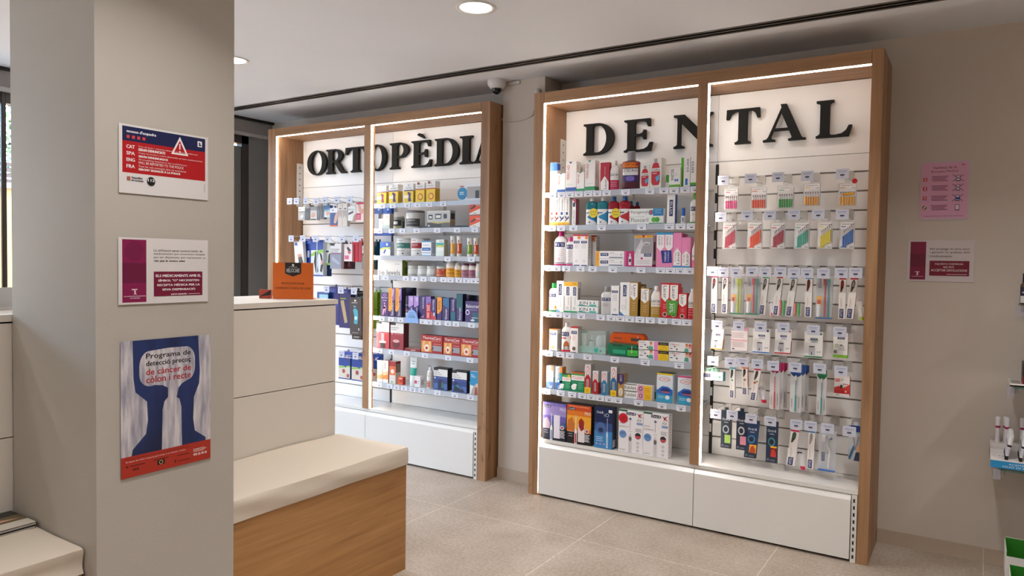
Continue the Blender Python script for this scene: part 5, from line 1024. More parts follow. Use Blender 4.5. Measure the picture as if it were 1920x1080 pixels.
# ------------------------------------------------------------------ orthopaedic shelves
OY = .095
SH(O2, 1.925, OY, 'on the top orthopaedic shelf')
aq = lambda c, o_=0: [R(0, 0, 1, .66, 'F0CC18'), R(0, .62, 1, .68, c), T('AQUILEA', .15, .74, .85, .82, '5A5A60'), O(.5, .92, .1, '8A8A90'), O(.5, .92, .06, 'F2F0EE')]+([O(.55, .28, .3, 'C85A28'), O(.55, .28, .2, 'F0CC18'), R(.2, .88, .45, 1, '8A3A28')] if o_ else [P([(.45, .08), (.5, .4), (.35, .55), (.5, .58), (.75, .5), (.7, .3), (.8, .08)], c), R(.02, .25, .5, .4, 'F4ECC8')])
sd = [R(0, 0, 1, .66, 'C8A418')]+lines(.15, .9, .55, 6, '8A7020', .08, .02)
for a, b, t, c, cc, oo, lb in ((80, 160, 568, 728, '8A2A5A', 0, 'yellow and white carton with purple figure, leftmost'), (183, 263, 558, 727, '4A2A7A', 0, 'yellow and white carton with purple figure, second along'), (318, 398, 555, 723, '3A2A6A', 0, 'yellow and white carton with purple figure, third along'), (418, 496, 540, 718, 'C05A28', 1, 'yellow and white carton with orange swirl, left one'), (512, 590, 530, 714, 'C04A28', 1, 'yellow and white carton with orange swirl, right one')):
    C(a, b, t, c, .055, 'F0EEEA', aq(cc, oo), lb, side=sd, top='D0CCC4')
C(800, 1060, 562, 704, .05, 'E8ECF0', [O(.14, .45, .2, '1E8AC0'), R(0, .25, .16, .66, '1E8AC0'), R(.32, .12, .98, .85, 'A8A8A8'), R(.65, .12, .8, .6, '3A3A3E'), R(.84, .2, .95, .6, '4A4A4E'), R(.03, .86, .2, .93, 'C85060'), R(.04, .5, .2, .55, 'E8F4FA'), R(.04, .38, .2, .43, 'E8F4FA')], 'wide white carton with blue disc and grey picture')
SH(O2, 1.738, OY, 'on the second orthopaedic shelf')
C(95, 131, 880, 968, .04, 'E8E2DE', [R(0, 0, 1, .3, 'D0D8D4'), R(.2, .6, .8, .7, 'C09080')], 'very small pale carton')
C(134, 190, 836, 966, .04, 'E6DCD4', [R(0, 0, 1, .25, 'B8C8C0')]+lines(.2, .8, .85, 4, 'C0A090'), 'small beige carton with pale green foot', side=[R(0, 0, 1, 1, 'C8C0B8')])
B(203, 264, 848, 967, '8E8F88', 'DCD8D4', [R(0, .3, 1, .85, '2A2C2C'), R(.1, .42, .6, .7, 'D8D8D4'), R(0, .0, 1, .22, 'B8B088')], 'small bottle with black label, nearer the centre post', .7, .14, .12, 1, sq=0)
B(264, 300, 850, 966, '8A8A84', 'D0CCC8', [R(0, .1, 1, .8, '34342E'), R(.1, .2, .7, .5, 'C0B890')], 'small bottle with black label, half behind its neighbour', .7, .14, .12, 1, y=.16, sq=0)
B(296, 424, 810, 970, 'DEDEDC', '8C8C8A', [R(0, .12, .85, .62, '4A4C4E'), T('VEGAN', .08, .46, .6, .58, 'D8D8D8'), R(.1, .3, .7, .33, '9A9A9A')], 'large white tub with grey lid and dark label', 1, .12, .05, kind='tub')
C(520, 722, 815, 966, .06, 'B8B8B4', [R(0, 0, .62, .32, '3A3C3A'), R(.62, 0, 1, .3, '5A5C58'), P([(.0, .35), (.45, .35), (.55, .3), (1, .42), (1, .34), (.5, .24)], 'C8B060'), R(.06, .5, .24, .78, '2A2A2C'), R(.09, .56, .21, .7, 'D0D0CC'), R(.36, .52, .62, .82, '2E3032'), R(.39, .58, .59, .74, 'D8D8D4'), R(.72, .54, .86, .8, '2A2A2C'), R(.0, .9, 1, 1, 'CDCDC8'), R(.05, .08, .12, .18, 'C8C8C4')], 'silver display box of sachets with black logos', side=[R(.1, .5, .9, .85, '3A3A38'), R(0, .3, 1, .36, 'B8A060')], top='7A7A76')
for k, (x0, x1, lb) in enumerate(((432, 515, 'flat black sachet left of the silver display box'), (742, 890, 'flat black sachets right of the silver display box'))):
    a, b, h, y = place(x0, x1, 945, 968, OY); q = MB(); w = b-a
    for j in range(2): q.rings([[(-w/2+w*u, .01+.05*v, .002+j*.006+.004*math.sin(u*3.14)+k2) for u, v in ((0, 0), (.33, -.1), (.66, 0), (1, .1), (1, .9), (.66, 1), (.33, .9), (0, 1))] for k2 in (0, .004)], M('1E1F20', .3), False)
    q.add([(-w*.3, .01, .016), (w*.1, .005, .016), (w*.1, .02, .016), (-w*.3, .025, .016)], [(0, 1, 2, 3)], 'B8B8B4')
    fin(q.build('sachet', None, ((a+b)/2, y, 1.739)), lb, 'sachet')
of = [R(0, 0, 1, 1, 'E8501E'), P([(0, 0), (1, 0), (1, .62), (0, .10)], 'ECE8E4'), P([(.05, .5), (.2, .6), (.35, .75), (.45, .7), (.3, .5), (.1, .42)], '2A2020'), T('Fisio', .45, .66, .85, .8, 'F8ECE4'), R(.3, .06, .34, .14, '1A1A1A'), R(.4, .06, .44, .14, '1A1A1A')]
C(893, 1075, 858, 962, .05, 'E8501E', of, 'orange and white carton with diagonal edge, lower of stack')
C(893, 1075, 752, 856, .05, 'E8501E', of, 'orange and white carton with diagonal edge, top of stack', dz=.088, h=.086)
SH(O3, 1.535, OY, 'on the third orthopaedic shelf')
C(122, 226, 172, 312, .04, '1E5AB4', [P([(0, 0), (1, 0), (1, .45), (.5, .55), (0, .5)], 'E0E4EC'), P([(0, .45), (.3, .6), (1, .62), (1, .5), (.5, .5), (.1, .38)], 'B8D040'), R(.6, .72, .75, .9, 'E8F0F8'), P([(.3, .2), (.5, .5), (.6, .4), (.45, .15)], '3A5AA0')], 'blue and white carton with lime swoosh', side=[R(0, 0, 1, 1, 'A8B0B8')])
B(248, 383, 138, 318, 'E4E4E2', 'D0D0CE', [R(.06, .46, .9, .78, '3A7A74'), T('ESSENTIAL', .1, .58, .55, .7, 'C8DCD8'), R(.12, .3, .6, .33, '8A8A8A'), R(.12, .9, .5, .93, '8A8A8A'), O(.5, .15, .04, '2A2A2A'), R(.7, .1, .9, .3, 'C8C8C8')], 'white tub with dark teal label', 1, .06, .05, kind='tub')
B(390, 540, 136, 318, 'E6E4E2', 'D0D0CE', [R(.06, .46, .9, .78, '9A1E2A'), T('COLLAGEN', .1, .6, .5, .72, 'E8C8C8'), R(.12, .3, .6, .33, '8A8A8A'), R(.12, .9, .4, .93, 'C05050'), O(.5, .15, .04, '2A2A2A'), R(.7, .1, .9, .3, 'C8C8C8')], 'white tub with dark red label', 1, .06, .05, kind='tub')
C(543, 638, 163, 317, .045, 'E8ECF0', [R(.05, .35, .95, .56, '2A66B0'), R(.05, .2, .95, .24, '5A8AC0'), R(0, .92, 1, 1, '4A8AC0'), R(.15, .7, .8, .74, 'A8A0A8'), R(.2, .42, .8, .46, 'A8C8E8'), R(0, 0, 1, .06, '6AA0D0')], 'white carton with bright blue bands', side=lines(.2, .8, .8, 5, '6A90C0', .14, .06))
C(686, 768, 150, 318, .04, 'E8EEEA', [R(.05, .68, .95, .82, '2AAAA8'), R(.05, .55, .95, .68, 'B0BC30'), R(.2, .59, .8, .63, 'E8ECB0'), R(0, 0, 1, .3, 'DCEAE2'), R(.4, .88, .8, .92, 'B09090')], 'white carton with turquoise and olive bands', side=[R(0, 0, 1, 1, 'B8B49A')])
for x0, x1, t, c, lb in ((820, 860, 112, 'F0A81E', 'slim effervescent tablet tube with amber band'), (885, 928, 112, 'E05A28', 'slim effervescent tablet tube with orange band, taller'), (988, 1033, 130, '7AAA2A', 'slim effervescent tablet tube with green band'), (1055, 1098, 130, 'D85A38', 'slim effervescent tablet tube with orange band, nearest side panel')):
    B(x0, x1, t, 320, 'EEEAE4', 'EFEDEA', [R(0, .16, 1, .72, c), R(.3, .3, .45, .66, 'F4E8D0'), R(.3, .76, .5, .92, 'B87050')], lb, 1, .12, .02, kind='tub', capr=1.08)
SH(O3, 1.387, OY, 'on the fourth orthopaedic shelf')
a, b, h, y = place(100, 345, 356, 528); w = b-a; q = MB()
q.box(-w/2, w/2, 0, .06, 0, h, M('E6E2DC', .4)); q.art([T('be levels', .05, .03, .92, .32, '1E1E20'), R(.1, .68, .3, .70, 'B8B898'), R(.1, .60, .35, .62, 'B8B898'), R(.7, .66, .9, .68, '6A6A68')], face(w, h, 0), w, h)
q.art([R(0, 0, 1, 1, '7A8A30'), R(.3, .1, 1, .5, '5A6A20')], sideface(.06, h, w/2, 0)); q.add([(w/2, 0, h), (w/2, .05, h), (w/2+.07, .04, h-.02), (w/2+.06, .0, h-.03)], [(0, 1, 2, 3)], 'D8D4C8')
fin(q.build('display_carton', None, ((a+b)/2, y, 1.3885)), 'open white display carton lettered in black with green inside', 'box')
for k, (x0, x1, col, lb) in enumerate(((372, 470, 'D8D8D2', 'small white jar with silver lid, first after the display carton'), (474, 566, 'DCDCDA', 'small white jar with silver lid, second of three'), (567, 660, 'DEDEDC', 'small white jar with silver lid, third of three'), (663, 760, 'C85A34', 'small terracotta jar with silver lid'))):
    B(x0, x1, 420, 527, 'D8D8D4' if k < 3 else 'C05A38', 'C4C4C0', [R(0, .1, 1, .75, col), T('levels', .15, .14, .8, .36, '2A2A2A' if k < 3 else 'F0D8D0')], lb, 1, .24, .1, kind='jar', capr=.98)
hum = lambda c: [R(0, .12, 1, .72, c), R(0, .0, 1, .1, c), T('Humy', .25, .5, .75, .64, '5A3A30'), R(.2, .3, .8, .34, '8A5A30')]
for x0, x1, t, col, cc, lb in ((762, 855, 368, 'EBA426', 'C8C4C0', 'amber labelled jar with pale lid, tallest one'), (857, 918, 394, 'E8A828', 'D0CCC4', 'smaller amber labelled jar'), (924, 992, 393, 'B07A90', '7A3A56', 'mauve labelled jar with plum lid, left one'), (999, 1065, 393, 'A86A84', '7A3A56', 'mauve labelled jar with plum lid, right one'), (1070, 1130, 392, 'E0E8E6', 'DCE4E2', 'white jar nearest the right side panel')):
    B(x0, x1, t, 540, 'E6DCD4', cc, hum(col) if 'white' not in lb else [R(.1, .2, .8, .6, 'CCDCD8')], lb, .78, .16, .1, 1, sq=0, capr=.82)
SH(O3, 1.078, OY, 'on the fifth orthopaedic shelf')
fc = lambda o_, c2='8A6AC0': [R(0, .5, 1, 1, c2), P([(0, .45), (1, .6), (1, .3), (0, .2)], '3A2A78'), T('fisiocrem', .38, .04, .78, .48, 'ECE8F4', 90), P([(.3, .9), (.9, .97), (.7, .7)], 'C8B8E0')]+([P([(0, 1), (.62, 1), (.62, .28), (.3, .18), (0, .2)], 'F0A038'), T('PROMO', .14, .4, .4, .9, 'B0541C', 90)] if o_ else [])
C(130, 203, 692, 930, .04, '3E2668', [P([(.2, .05), (.4, .45), (.3, .3), (.5, .5), (.6, .45), (.9, .25), (.7, .35), (.6, .1), (.5, .3), (.35, .05)], 'E0A0C0'), O(.5, .55, .08, 'E0A0C0'), T('fisiocrem', .1, .76, .9, .82, 'E8E0F0'), O(.55, .9, .2, 'C8A8D8', .06), O(.55, .9, .16, '3E2668', .045), R(.3, .66, .8, .68, 'C8B8D8')], 'dark purple carton with pink running figure')
C(207, 271, 640, 930, .045, '34245E', fc(1), 'tall purple carton with orange stripe, left of two', side=[R(0, 0, 1, 1, '241A44')])
C(277, 338, 640, 934, .05, '34245E', fc(1), 'tall purple carton with orange stripe, right of two', side=[R(0, 0, 1, 1, '1E1A3A')])
C(340, 445, 640, 930, .05, '201E3E', [R(.05, .1, .3, .9, '2A2A50'), R(.5, .5, .8, .9, '2E2A58')], 'dark navy carton standing behind the price disc', y=.20)
B(365, 408, 722, 945, 'D8D4DC', '2A2448', [R(0, .4, 1, .8, '5A2A40'), T('VOLT', .1, .5, .9, .64, 'E8D0D8'), R(0, .8, 1, 1, '2A2450')], 'slim pump bottle with dark label and dark top', .9, .42, .04, 1, sq=0)
for x0, x1, t, c, art, lb in ((408, 458, 725, 948, fc(0, 'B898D8'), 'lilac topped purple carton, left of two behind the disc'), (463, 512, 727, 952, fc(0, 'B090D0'), 'lilac topped purple carton, right of two behind the disc'),
    (518, 580, 727, 958, [T('fisiocrem', .5, .45, .85, .95, 'D8D0E8', -90), P([(.1, .05), (.9, .2), (.7, .1), (.9, .05)], 'B88AA8')], 'plain deep purple carton with upright lettering'),
    (584, 634, 730, 960, [R(0, 0, 1, .7, 'C8303C'), T('20%', .25, .35, .8, .62, 'F4E0E0', -90), P([(0, 1), (0, .55), (.6, .75), (1, .68), (1, 1)], '8A6AB8'), R(.3, .06, .7, .3, 'E8A0A0')], 'red and purple carton with 20 percent mark'),
    (637, 690, 755, 964, [T('fisiocrem', .3, .45, .7, .94, 'D8D0E8', -90), P([(0, .4), (1, .1), (1, 0), (0, 0)], 'C8404C'), O(.6, .25, .15, 'C8D0E0', .1)], 'short purple carton with red lower corner'),
    (698, 746, 738, 968, [P([(0, 1), (1, 1), (1, .45), (.3, .25), (0, .3)], 'F09A2A'), T('30%', .2, .45, .75, .85, '7A3A14', 90)], 'purple carton with orange 30 percent mark'),
    (752, 822, 742, 970, [R(.1, .7, .95, 1, '2A6A9A'), P([(.1, .7), (.95, .7), (.95, .5)], '2A6A9A'), T('fisiocrem', .35, .04, .7, .5, 'E8E4F0', 90)], 'purple carton with blue upper panel'),
    (832, 886, 746, 970, [R(.1, 0, 1, .4, '1E6478'), T('fisiocrem', .4, .45, .75, .95, 'E0DCEC', -90)], 'purple carton with teal foot and upright lettering'),
    (892, 955, 702, 980, [R(.0, .5, 1, 1, '1A5A68'), P([(0, .5), (1, .5), (1, .35)], '1A5A68'), T('fisiocrem', .4, .04, .75, .5, 'E0DCEC', 90)], 'tall purple carton with teal upper half')):
    C(x0, x1, t, c, .045, '34246A', art, lb, side=[R(0, 0, 1, 1, '241A48')])
C(984, 1150, 780, 992, .07, '3A246A', [T('fisiocrem', .04, .68, .90, .86, 'F0ECF8'), R(.04, .58, .7, .60, 'B0A0D0'), O(.14, .46, .12, 'E0D8F0', .12), O(.14, .46, .08, '3A246A', .08), R(.45, 0, 1, .45, '1E5A70'), P([(.3, .1), (.5, .16), (.6, .08), (.42, .03)], 'D8E0E8'), R(.4, .2, .8, .23, 'C8DCE4')], 'wide purple and teal carton lettered in white')
for k in range(5):
    C(962+k*34, 992+k*34, 700, 960, .03, '181428', [R(.1, .75, .4, .78, '6A5A8A')], ('black', 'second black', 'third black', 'fourth black', 'fifth black')[k]+' narrow box standing behind the wide purple carton', y=.19)
q0 = bp(*O3(447, 928), 'y', .071); q = MB(); hp = arc(0, 0, .062, .098, 0, 180, 18)
q.add([(x, 0, z) for x, z in hp]+[(x, .001, z) for x, z in hp], [tuple(range(19)), tuple(range(37, 18, -1))], M('8AB4EC', .4))
q.art([T('PROMOCIÓ', .3, .72, .7, .80, '24407A'), T('ESPECIAL', .32, .56, .68, .64, '24407A'), T('9,95€', .24, .36, .78, .52, '1E2E5A')], lambda u, v, o: ((u-.5)*.124, -o, v*.098)); q.build('price_disc', None, (q0.x, .066, 1.046), label='half round pale blue promotion card clipped to the fifth orthopaedic shelf', cat='price card')
SH(O5, .833, OY, 'on the sixth orthopaedic shelf')
mv = lambda c, c2: [R(0, 0, 1, .62, c), R(0, .92, .4, 1, '1A1A1C'), T('MASSATGE', .06, .80, .62, .85, '4A4A50'), T('TÈRMIC', .06, .73, .5, .78, '4A4A50'), R(.1, .56, .16, .60, 'F4E8E8'), R(.3, .57, .9, .58, 'E8A0A0')]+c2
C(85, 213, 136, 404, .055, 'EDE9E6', mv('CC3A48', [R(.38, .1, .62, .58, 'E8A8A8'), R(.3, .02, .7, .22, '2A2024'), R(.25, .2, .75, .28, 'E8D8D4')]), 'tall white and red carton picturing a pale cylinder', side=[R(0, 0, 1, 1, '7A1420')])
C(226, 358, 146, 414, .06, 'EDE9E6', mv('A02A3A', [O(.45, .2, .3, '6A1A28', .16), O(.45, .32, .25, 'D8A8A8', .06)]), 'tall white and dark red carton picturing a round warmer', side=[R(0, 0, 1, 1, '5A1018')])
C(370, 528, 400, 425, .09, '8A1C26', [R(.4, .2, .7, .6, 'D8A8A0')], 'flat dark red carton lying down', top='B89088')
def tc(w_): return [T('ThermaCare', .08, .78, w_, .93, 'F4ECE8'), R(.5, .70, w_, .72, 'E8A090'), R(.02, .05, .50, .68, 'E0904A'), O(.28, .28, .13, 'F4E8D8', .2), O(.27, .27, .06, 'C02828', .09), P([(.05, .1), (.1, .65), (.2, .68), (.15, .3)], 'F0B878'), P([(.38, .1), (.36, .65), (.46, .68), (.5, .3)], 'F0B878'), R(.56, .14, .97, .44, '9A9CA4'), R(.6, .52, .95, .54, 'E8B0A0'), R(.52, .22, .6, .34, '3A3A40')]
C(536, 752, 274, 452, .07, 'A8141C', tc(.92), 'red heat patch carton, left of three', top='7A1016')
C(762, 933, 292, 472, .075, 'A8141C', tc(.94), 'red heat patch carton, middle of three', top='7A1016')
C(937, 1180, 308, 492, .07, 'A8141C', tc(.9), 'red heat patch carton, right of three', top='7A1016')
SH(O5, .573, OY, 'on the lowest orthopaedic shelf')
wo = [R(0, .0, 1, .45, 'EE8A3A'), P([(0, .45), (1, .55), (1, .38), (0, .3)], 'F4C89A'), R(0, 0, 1, .15, 'E8E4E0'), R(.3, .62, .5, .92, 'C8B0A0')]
C(93, 146, 528, 742, .04, 'F2EEEA', wo, 'white and orange carton, leftmost of two')
C(152, 204, 524, 748, .05, 'F2EEEA', wo, 'white and orange carton with dark red side', side=[R(0, 0, 1, 1, '8A1620')], top='A02028')
C(214, 278, 533, 758, .055, 'E4D8CC', [R(0, .78, 1, 1, 'A01C28'), R(.02, .38, .98, .78, 'D86A34'), O(.5, .55, .28, 'F0D8C8', .1), R(.1, 0, .9, .36, 'DCD8D0'), R(.3, .05, .6, .1, '4A8A40')], 'tall orange and red topped carton', side=[R(0, .5, 1, .9, '9A8070'), R(0, .9, 1, 1, '8A1620')])
C(302, 352, 690, 768, .03, 'D8602A', [R(.3, .3, .9, .7, 'B82028'), R(.3, .75, .8, .85, 'F0E8E0')], 'small orange and red carton', side=[R(0, 0, 1, 1, 'C02430')])
TB(402, 476, 482, 778, 'E4EAE8', '1EA08A', 'white tube with turquoise band standing on its cap', 'E0E4E2', art=[R(.3, .8, .7, .83, '8A9A98'), R(.35, .7, .65, .73, '8A9A98')], zz=(.26, .56))
C(472, 528, 680, 788, .045, 'ECE8E8', [O(.2, .45, .25, 'C83A6A'), R(.55, .5, .9, .56, '9A8A90'), R(.55, .3, .8, .34, '9A8A90')], 'small white carton with pink circle', side=[R(.2, .2, .8, .7, 'B8B8B4')])
a, b, h, y = place(578, 640, 555, 800); w = b-a; r = w*.42; q = MB()
q.lathe([(r*.95, 0), (r, .006), (r, h*.66), (r*.8, h*.72), (r*.45, h*.75)], M('E4E0DE', .2), 1, 20); f = cyl(r*2, h*.6, 1)
q.art([R(.2, .08, .8, .5, 'D89080'), R(.1, .55, .9, .95, 'ECEAE8'), R(.25, .85, .75, .88, '6A6A70'), R(.3, .15, .7, .2, 'B83A30'), R(.3, .3, .7, .35, 'B83A30')], f, w, h)
o = q.build('bottle', None, ((a+b)/2, y+r, .574)); q = MB(); q.lathe([(r*.5, h*.75), (r*.5, h*.84), (r*.2, h*.86), (r*.2, h*.93)], M('E8E6E4', .3), 1, 16); q.tube([(0, 0, h*.92), (-.002, -.02, h*.95), (-.012, -.03, h*.99)], .005, M('E8E6E4', .3)); q.build('pump', o)
fin(o, 'white pump bottle with salmon label', 'bottle')
pg = lambda s_: [R(0, .62, 1, .94, 'E8E6E4'), R(0, .94, 1, 1, '1A1A22'), R(0, .88, .32, .96, '16161A'), T('PACK GEL', .06, .77, .45, .82, '3A3A44'), T('FRED-CALOR', .06, .68, .6, .73, '3A3A44'), R(0, 0, 1, .62, '2A4488'), R(0, .05, 1, .3, '4A6AB0'), R(.06, .5, .14, .58, 'E8ECF4'), R(.25, .54, .95, .55, '7A90C8')]+([P([(.3, .05), (.35, .45), (.55, .5), (.8, .35), (.75, .05)], '1E2A44'), P([(.55, .1), (.6, .4), (.8, .3), (.78, .1)], '3A6A78')] if s_ else [P([(.1, .05), (.2, .5), (.35, .45), (.85, .1), (.8, .04)], '1E2A44'), P([(.2, .3), (.4, .38), (.75, .12)], '3A7A98')])
C(664, 803, 604, 828, .06, '10141E', pg(1), 'white and blue carton with black sides, left of two', side=[R(0, 0, 1, 1, '0E1018')], top='16161E')
C(850, 998, 630, 850, .06, '10141E', pg(0), 'white and blue carton with black sides, right of two', side=[R(0, 0, 1, 1, '0E1018')], top='16161E')
C(1030, 1180, 638, 872, .05, 'E4E8EA', [R(0, .5, 1, 1, '1E90C4'), O(.35, .5, .4, '1E90C4', .12), T('BLUE', .1, .82, .34, .88, 'E8F4FA'), T('THERMAL', .1, .74, .5, .80, 'E8F4FA'), P([(.1, 0), (.2, .25), (.45, .45), (.7, .3), (.75, 0)], 'B0A8A4'), P([(.4, .0), (.45, .3), (.6, .35), (.66, 0)], 'A04A40'), O(.6, .42, .1, 'D8C8C0', .08)], 'blue and white carton picturing a person from behind')
# ------------------------------------------------------------------ orthopaedic hooks (left bay)
SOR = U_slots[1]
rowset(L1, 'orthopaedic packs in the upper hook row')
OYP = .17
for a, b, t, c, dp, bs, art, lb in (
    (122, 200, 178, 334, .06, 'C8C6C2', [R(0, .0, 1, .6, '8A8E92'), R(0, .6, 1, .66, '2A2C30'), P([(.3, .2), (.6, .45), (.8, .3), (.5, .1)], 'C8C8C8'), R(.05, .8, .4, .84, '3A3A3E')], 'small white and grey box, leftmost in the upper orthopaedic row'),
    (203, 262, 160, 332, .05, '1E2228', [R(.1, .1, .9, .5, '2E3C44'), R(0, .8, 1, 1, '8A8C90')], 'small black box in the upper orthopaedic row'),
    (265, 345, 172, 334, .03, 'C2C0BE', [R(0, .7, 1, 1, '8A8A8C'), O(.45, .35, .28, 'C89A80', .2), R(.1, 0, .9, .12, '3A3A3E'), R(.1, .1, .9, .16, 'E8E4E0')], 'silver topped pack with a hand picture'),
    (352, 428, 160, 322, .03, '6E7074', [P([(.1, .9), (.3, .5), (.2, .05), (.4, .05), (.5, .5), (.4, .95)], '4A4C50'), P([(.55, .9), (.7, .5), (.6, .05), (.8, .05), (.9, .6), (.8, .95)], '3E4044')], 'grey splint pack beside the silver topped one'),
    (432, 500, 160, 302, .03, '1E5A94', [R(0, 0, 1, .66, 'D8E0E8'), P([(0, .62), (1, .75), (1, .6), (0, .5)], '5AA0C8'), O(.6, .35, .32, 'D8A890', .2)], 'blue and white pack with round skin picture'),
    (500, 590, 190, 408, .03, '2A4E8A', [R(0, .74, 1, 1, 'E8E8EA'), O(.4, .88, .08, '3A4A80'), P([(.5, .18), (.6, .5), (.8, .75), (1, .78), (1, .4), (.8, .15)], 'D8AC98'), R(0, 0, 1, .07, 'E8622A')], 'blue pack with a wrist picture and orange foot'),
    (592, 645, 140, 408, .03, 'D8CCC0', [R(0, .72, 1, 1, 'E4DCD4'), R(.2, .4, .28, .72, '2A2A30'), R(.5, .45, .58, .72, '2A2A30'), R(.75, .4, .82, .7, '2A2A30'), R(.3, .76, .8, .80, '3A3A40')], 'narrow beige pack, left of two alike'),
    (648, 704, 140, 408, .03, 'D8CCC0', [R(0, .72, 1, 1, 'E4DCD4'), R(.2, .4, .28, .72, '2A2A30'), R(.5, .45, .58, .72, '2A2A30'), R(.75, .4, .82, .7, '2A2A30'), R(.3, .76, .8, .80, '3A3A40')], 'narrow beige pack, right of two alike'),
    (712, 806, 172, 343, .03, 'E4E4E0', [T('MED', .05, .74, .4, .84, '2A2A2E'), T('isana', .42, .74, .8, .86, '5A9A50'), P([(.08, .55), (.7, .7), (.7, .55), (.08, .40)], '4A3A48'), P([(.6, 0), (.75, .35), (1, .5), (1, 0)], 'B08A78')], 'white pack with black and green lettering and arm picture'),
    (810, 925, 122, 358, .03, 'E8D4D0', [R(0, .9, 1, 1, 'D02850'), R(.02, .12, .5, .45, 'CC2850'), P([(.2, .9), (.3, .55), (.55, .4), (1, .5), (1, .7), (.6, .65), (.4, .9)], 'D8A088'), R(.1, .2, .4, .23, 'F0C0C8'), R(.1, .3, .4, .33, 'F0C0C8')], 'white and pink pack with a bent elbow picture')):
    PK(a, b, t, c, dp, bs, art, lb, OYP, tab=True)
for tg in ((0, 38, 75, 145), (75, 125, 75, 140), (187, 238, 70, 140), (310, 362, 80, 135), (410, 465, 65, 125), (548, 608, 60, 125), (705, 760, 55, 125)): hook(UO, tg, SOR, yt=.08)
rowset(L1, 'orthopaedic packs in the middle hook row')
for a, b, t, c, dp, bs, art, ln, lb, yy in (
    (68, 172, 592, 928, .03, 'E8E2DC', [R(.05, .86, .4, .98, '2A5AA0'), P([(.3, .55), (.75, .58), (.9, .3), (.8, 0), (.3, 0), (.4, .3)], 'C08A78'), P([(.4, .45), (.8, .48), (.92, .28), (.85, .08), (.4, .05)], '24262A')], -6, 'leaning white pack picturing a dark leg sleeve', .10),
    (148, 205, 575, 920, .04, '16409A', [R(.3, .4, .6, .62, 'D8DCE4'), R(.2, .85, .8, .9, '4A7AD0'), R(.2, .1, .7, .2, '2A5AB8')], -3, 'narrow blue box beside the leaning leg pack', .13),
    (210, 272, 560, 925, .05, '16409A', [R(.3, .4, .7, .62, 'D8DCE4'), R(.2, .85, .8, .9, '4A7AD0'), R(.1, .04, .9, .12, '2A5AB8')], 0, 'narrow blue box next to the knee brace pack', .14),
    (272, 418, 572, 1003, .04, 'D4DCE4', [R(0, .72, 1, 1, '1A48A0'), P([(0, .62), (.5, .72), (1, .74), (1, .66), (0, .54)], '8AC040'), P([(.35, .68), (.6, .66), (.5, .4), (.62, .12), (.4, .1), (.25, .4)], '1E2226'), P([(.7, .66), (.9, .6), (1, .3), (.9, .1), (.75, .15), (.85, .4)], '2A2C30'), O(.88, .38, .08, 'D8A088', .06), R(.46, .05, .54, 1, 'B8C4D0'), R(0, 0, 1, .04, '1A48A0')], 0, 'large blue and white knee brace pack', .10),
    (420, 500, 618, 868, .03, 'DCE4DC', [T('MED', .1, .80, .45, .88, '2A2A2E'), R(.1, .6, .8, .68, '3A4A44'), P([(0, 0), (1, 0), (1, .12), (0, .04)], '8AC04A'), P([(.7, .1), (.8, .5), (1, .55), (1, .1)], '2A302C'), R(.1, .2, .5, .5, 'C8CCC8')], 0, 'white and green supports pack, partly over a blue box', .13),
    (424, 486, 870, 1002, .03, '163A78', [R(.2, .5, .8, .55, '8AA0C8')], 0, 'lower end of a navy box under the white and green pack', .15),
    (502, 632, 615, 915, .03, 'E0DEE0', [R(0, 0, 1, .62, '8E92A4'), R(0, .58, 1, .64, '8A6A80'), R(0, .92, .4, 1, '1A1A1E'), T('MUSLERA', .08, .74, .85, .80, '4A4A54'), T('SILICONA', .08, .67, .7, .72, '4A4A54'), P([(.2, .5), (.9, .25), (.8, .15), (.15, .35)], 'A8AEC0')], 0, 'grey and white pack with pale gel support picture', .10),
    (638, 700, 600, 916, .04, '4A141E', [R(.3, .1, .6, .4, '8A5A60'), R(0, .9, 1, 1, '1A1416')], 0, 'maroon narrow box, left of two', .16),
    (702, 756, 640, 916, .04, '4A141E', [R(.3, .1, .6, .4, '8A5A60')], 0, 'maroon narrow box, right of two', .16),
    (668, 762, 618, 826, .02, 'E8DEDE', [P([(.3, .75), (.5, .85), (.9, .6), (.6, .55)], '2A2426'), R(.08, .12, .6, .34, 'D85A8A'), P([(.4, .6), (.95, .5), (.6, .4)], 'C83A50')], 0, 'white and pink pack in front of the maroon boxes', .11),
    (764, 830, 580, 832, .04, 'C01438', [R(.1, .1, .8, .8, 'C8183E')], 0, 'plain crimson box, wider one', .13),
    (836, 880, 580, 830, .04, 'B01234', [R(.1, .1, .7, .8, 'BC1638')], 0, 'plain crimson box, narrower one', .13),
    (882, 960, 632, 922, .03, '6E8490', [R(0, .66, 1, .96, 'E0DCD8'), R(0, .58, 1, .66, '1E4A50'), R(.1, .8, .6, .84, 'A03A40')], 0, 'slate grey and white pack beside the centre post', .12)):
    PK(a, b, t, c, dp, bs, art, lb, yy, ln)
for tg in ((10, 65, 520, 590), (150, 203, 522, 587), (300, 355, 522, 590), (443, 500, 525, 588), (618, 670, 525, 590), (780, 835, 525, 588)): hook(UO, tg, SOR, yt=.06)
rowset(L2, 'orthopaedic packs in the third hook row')
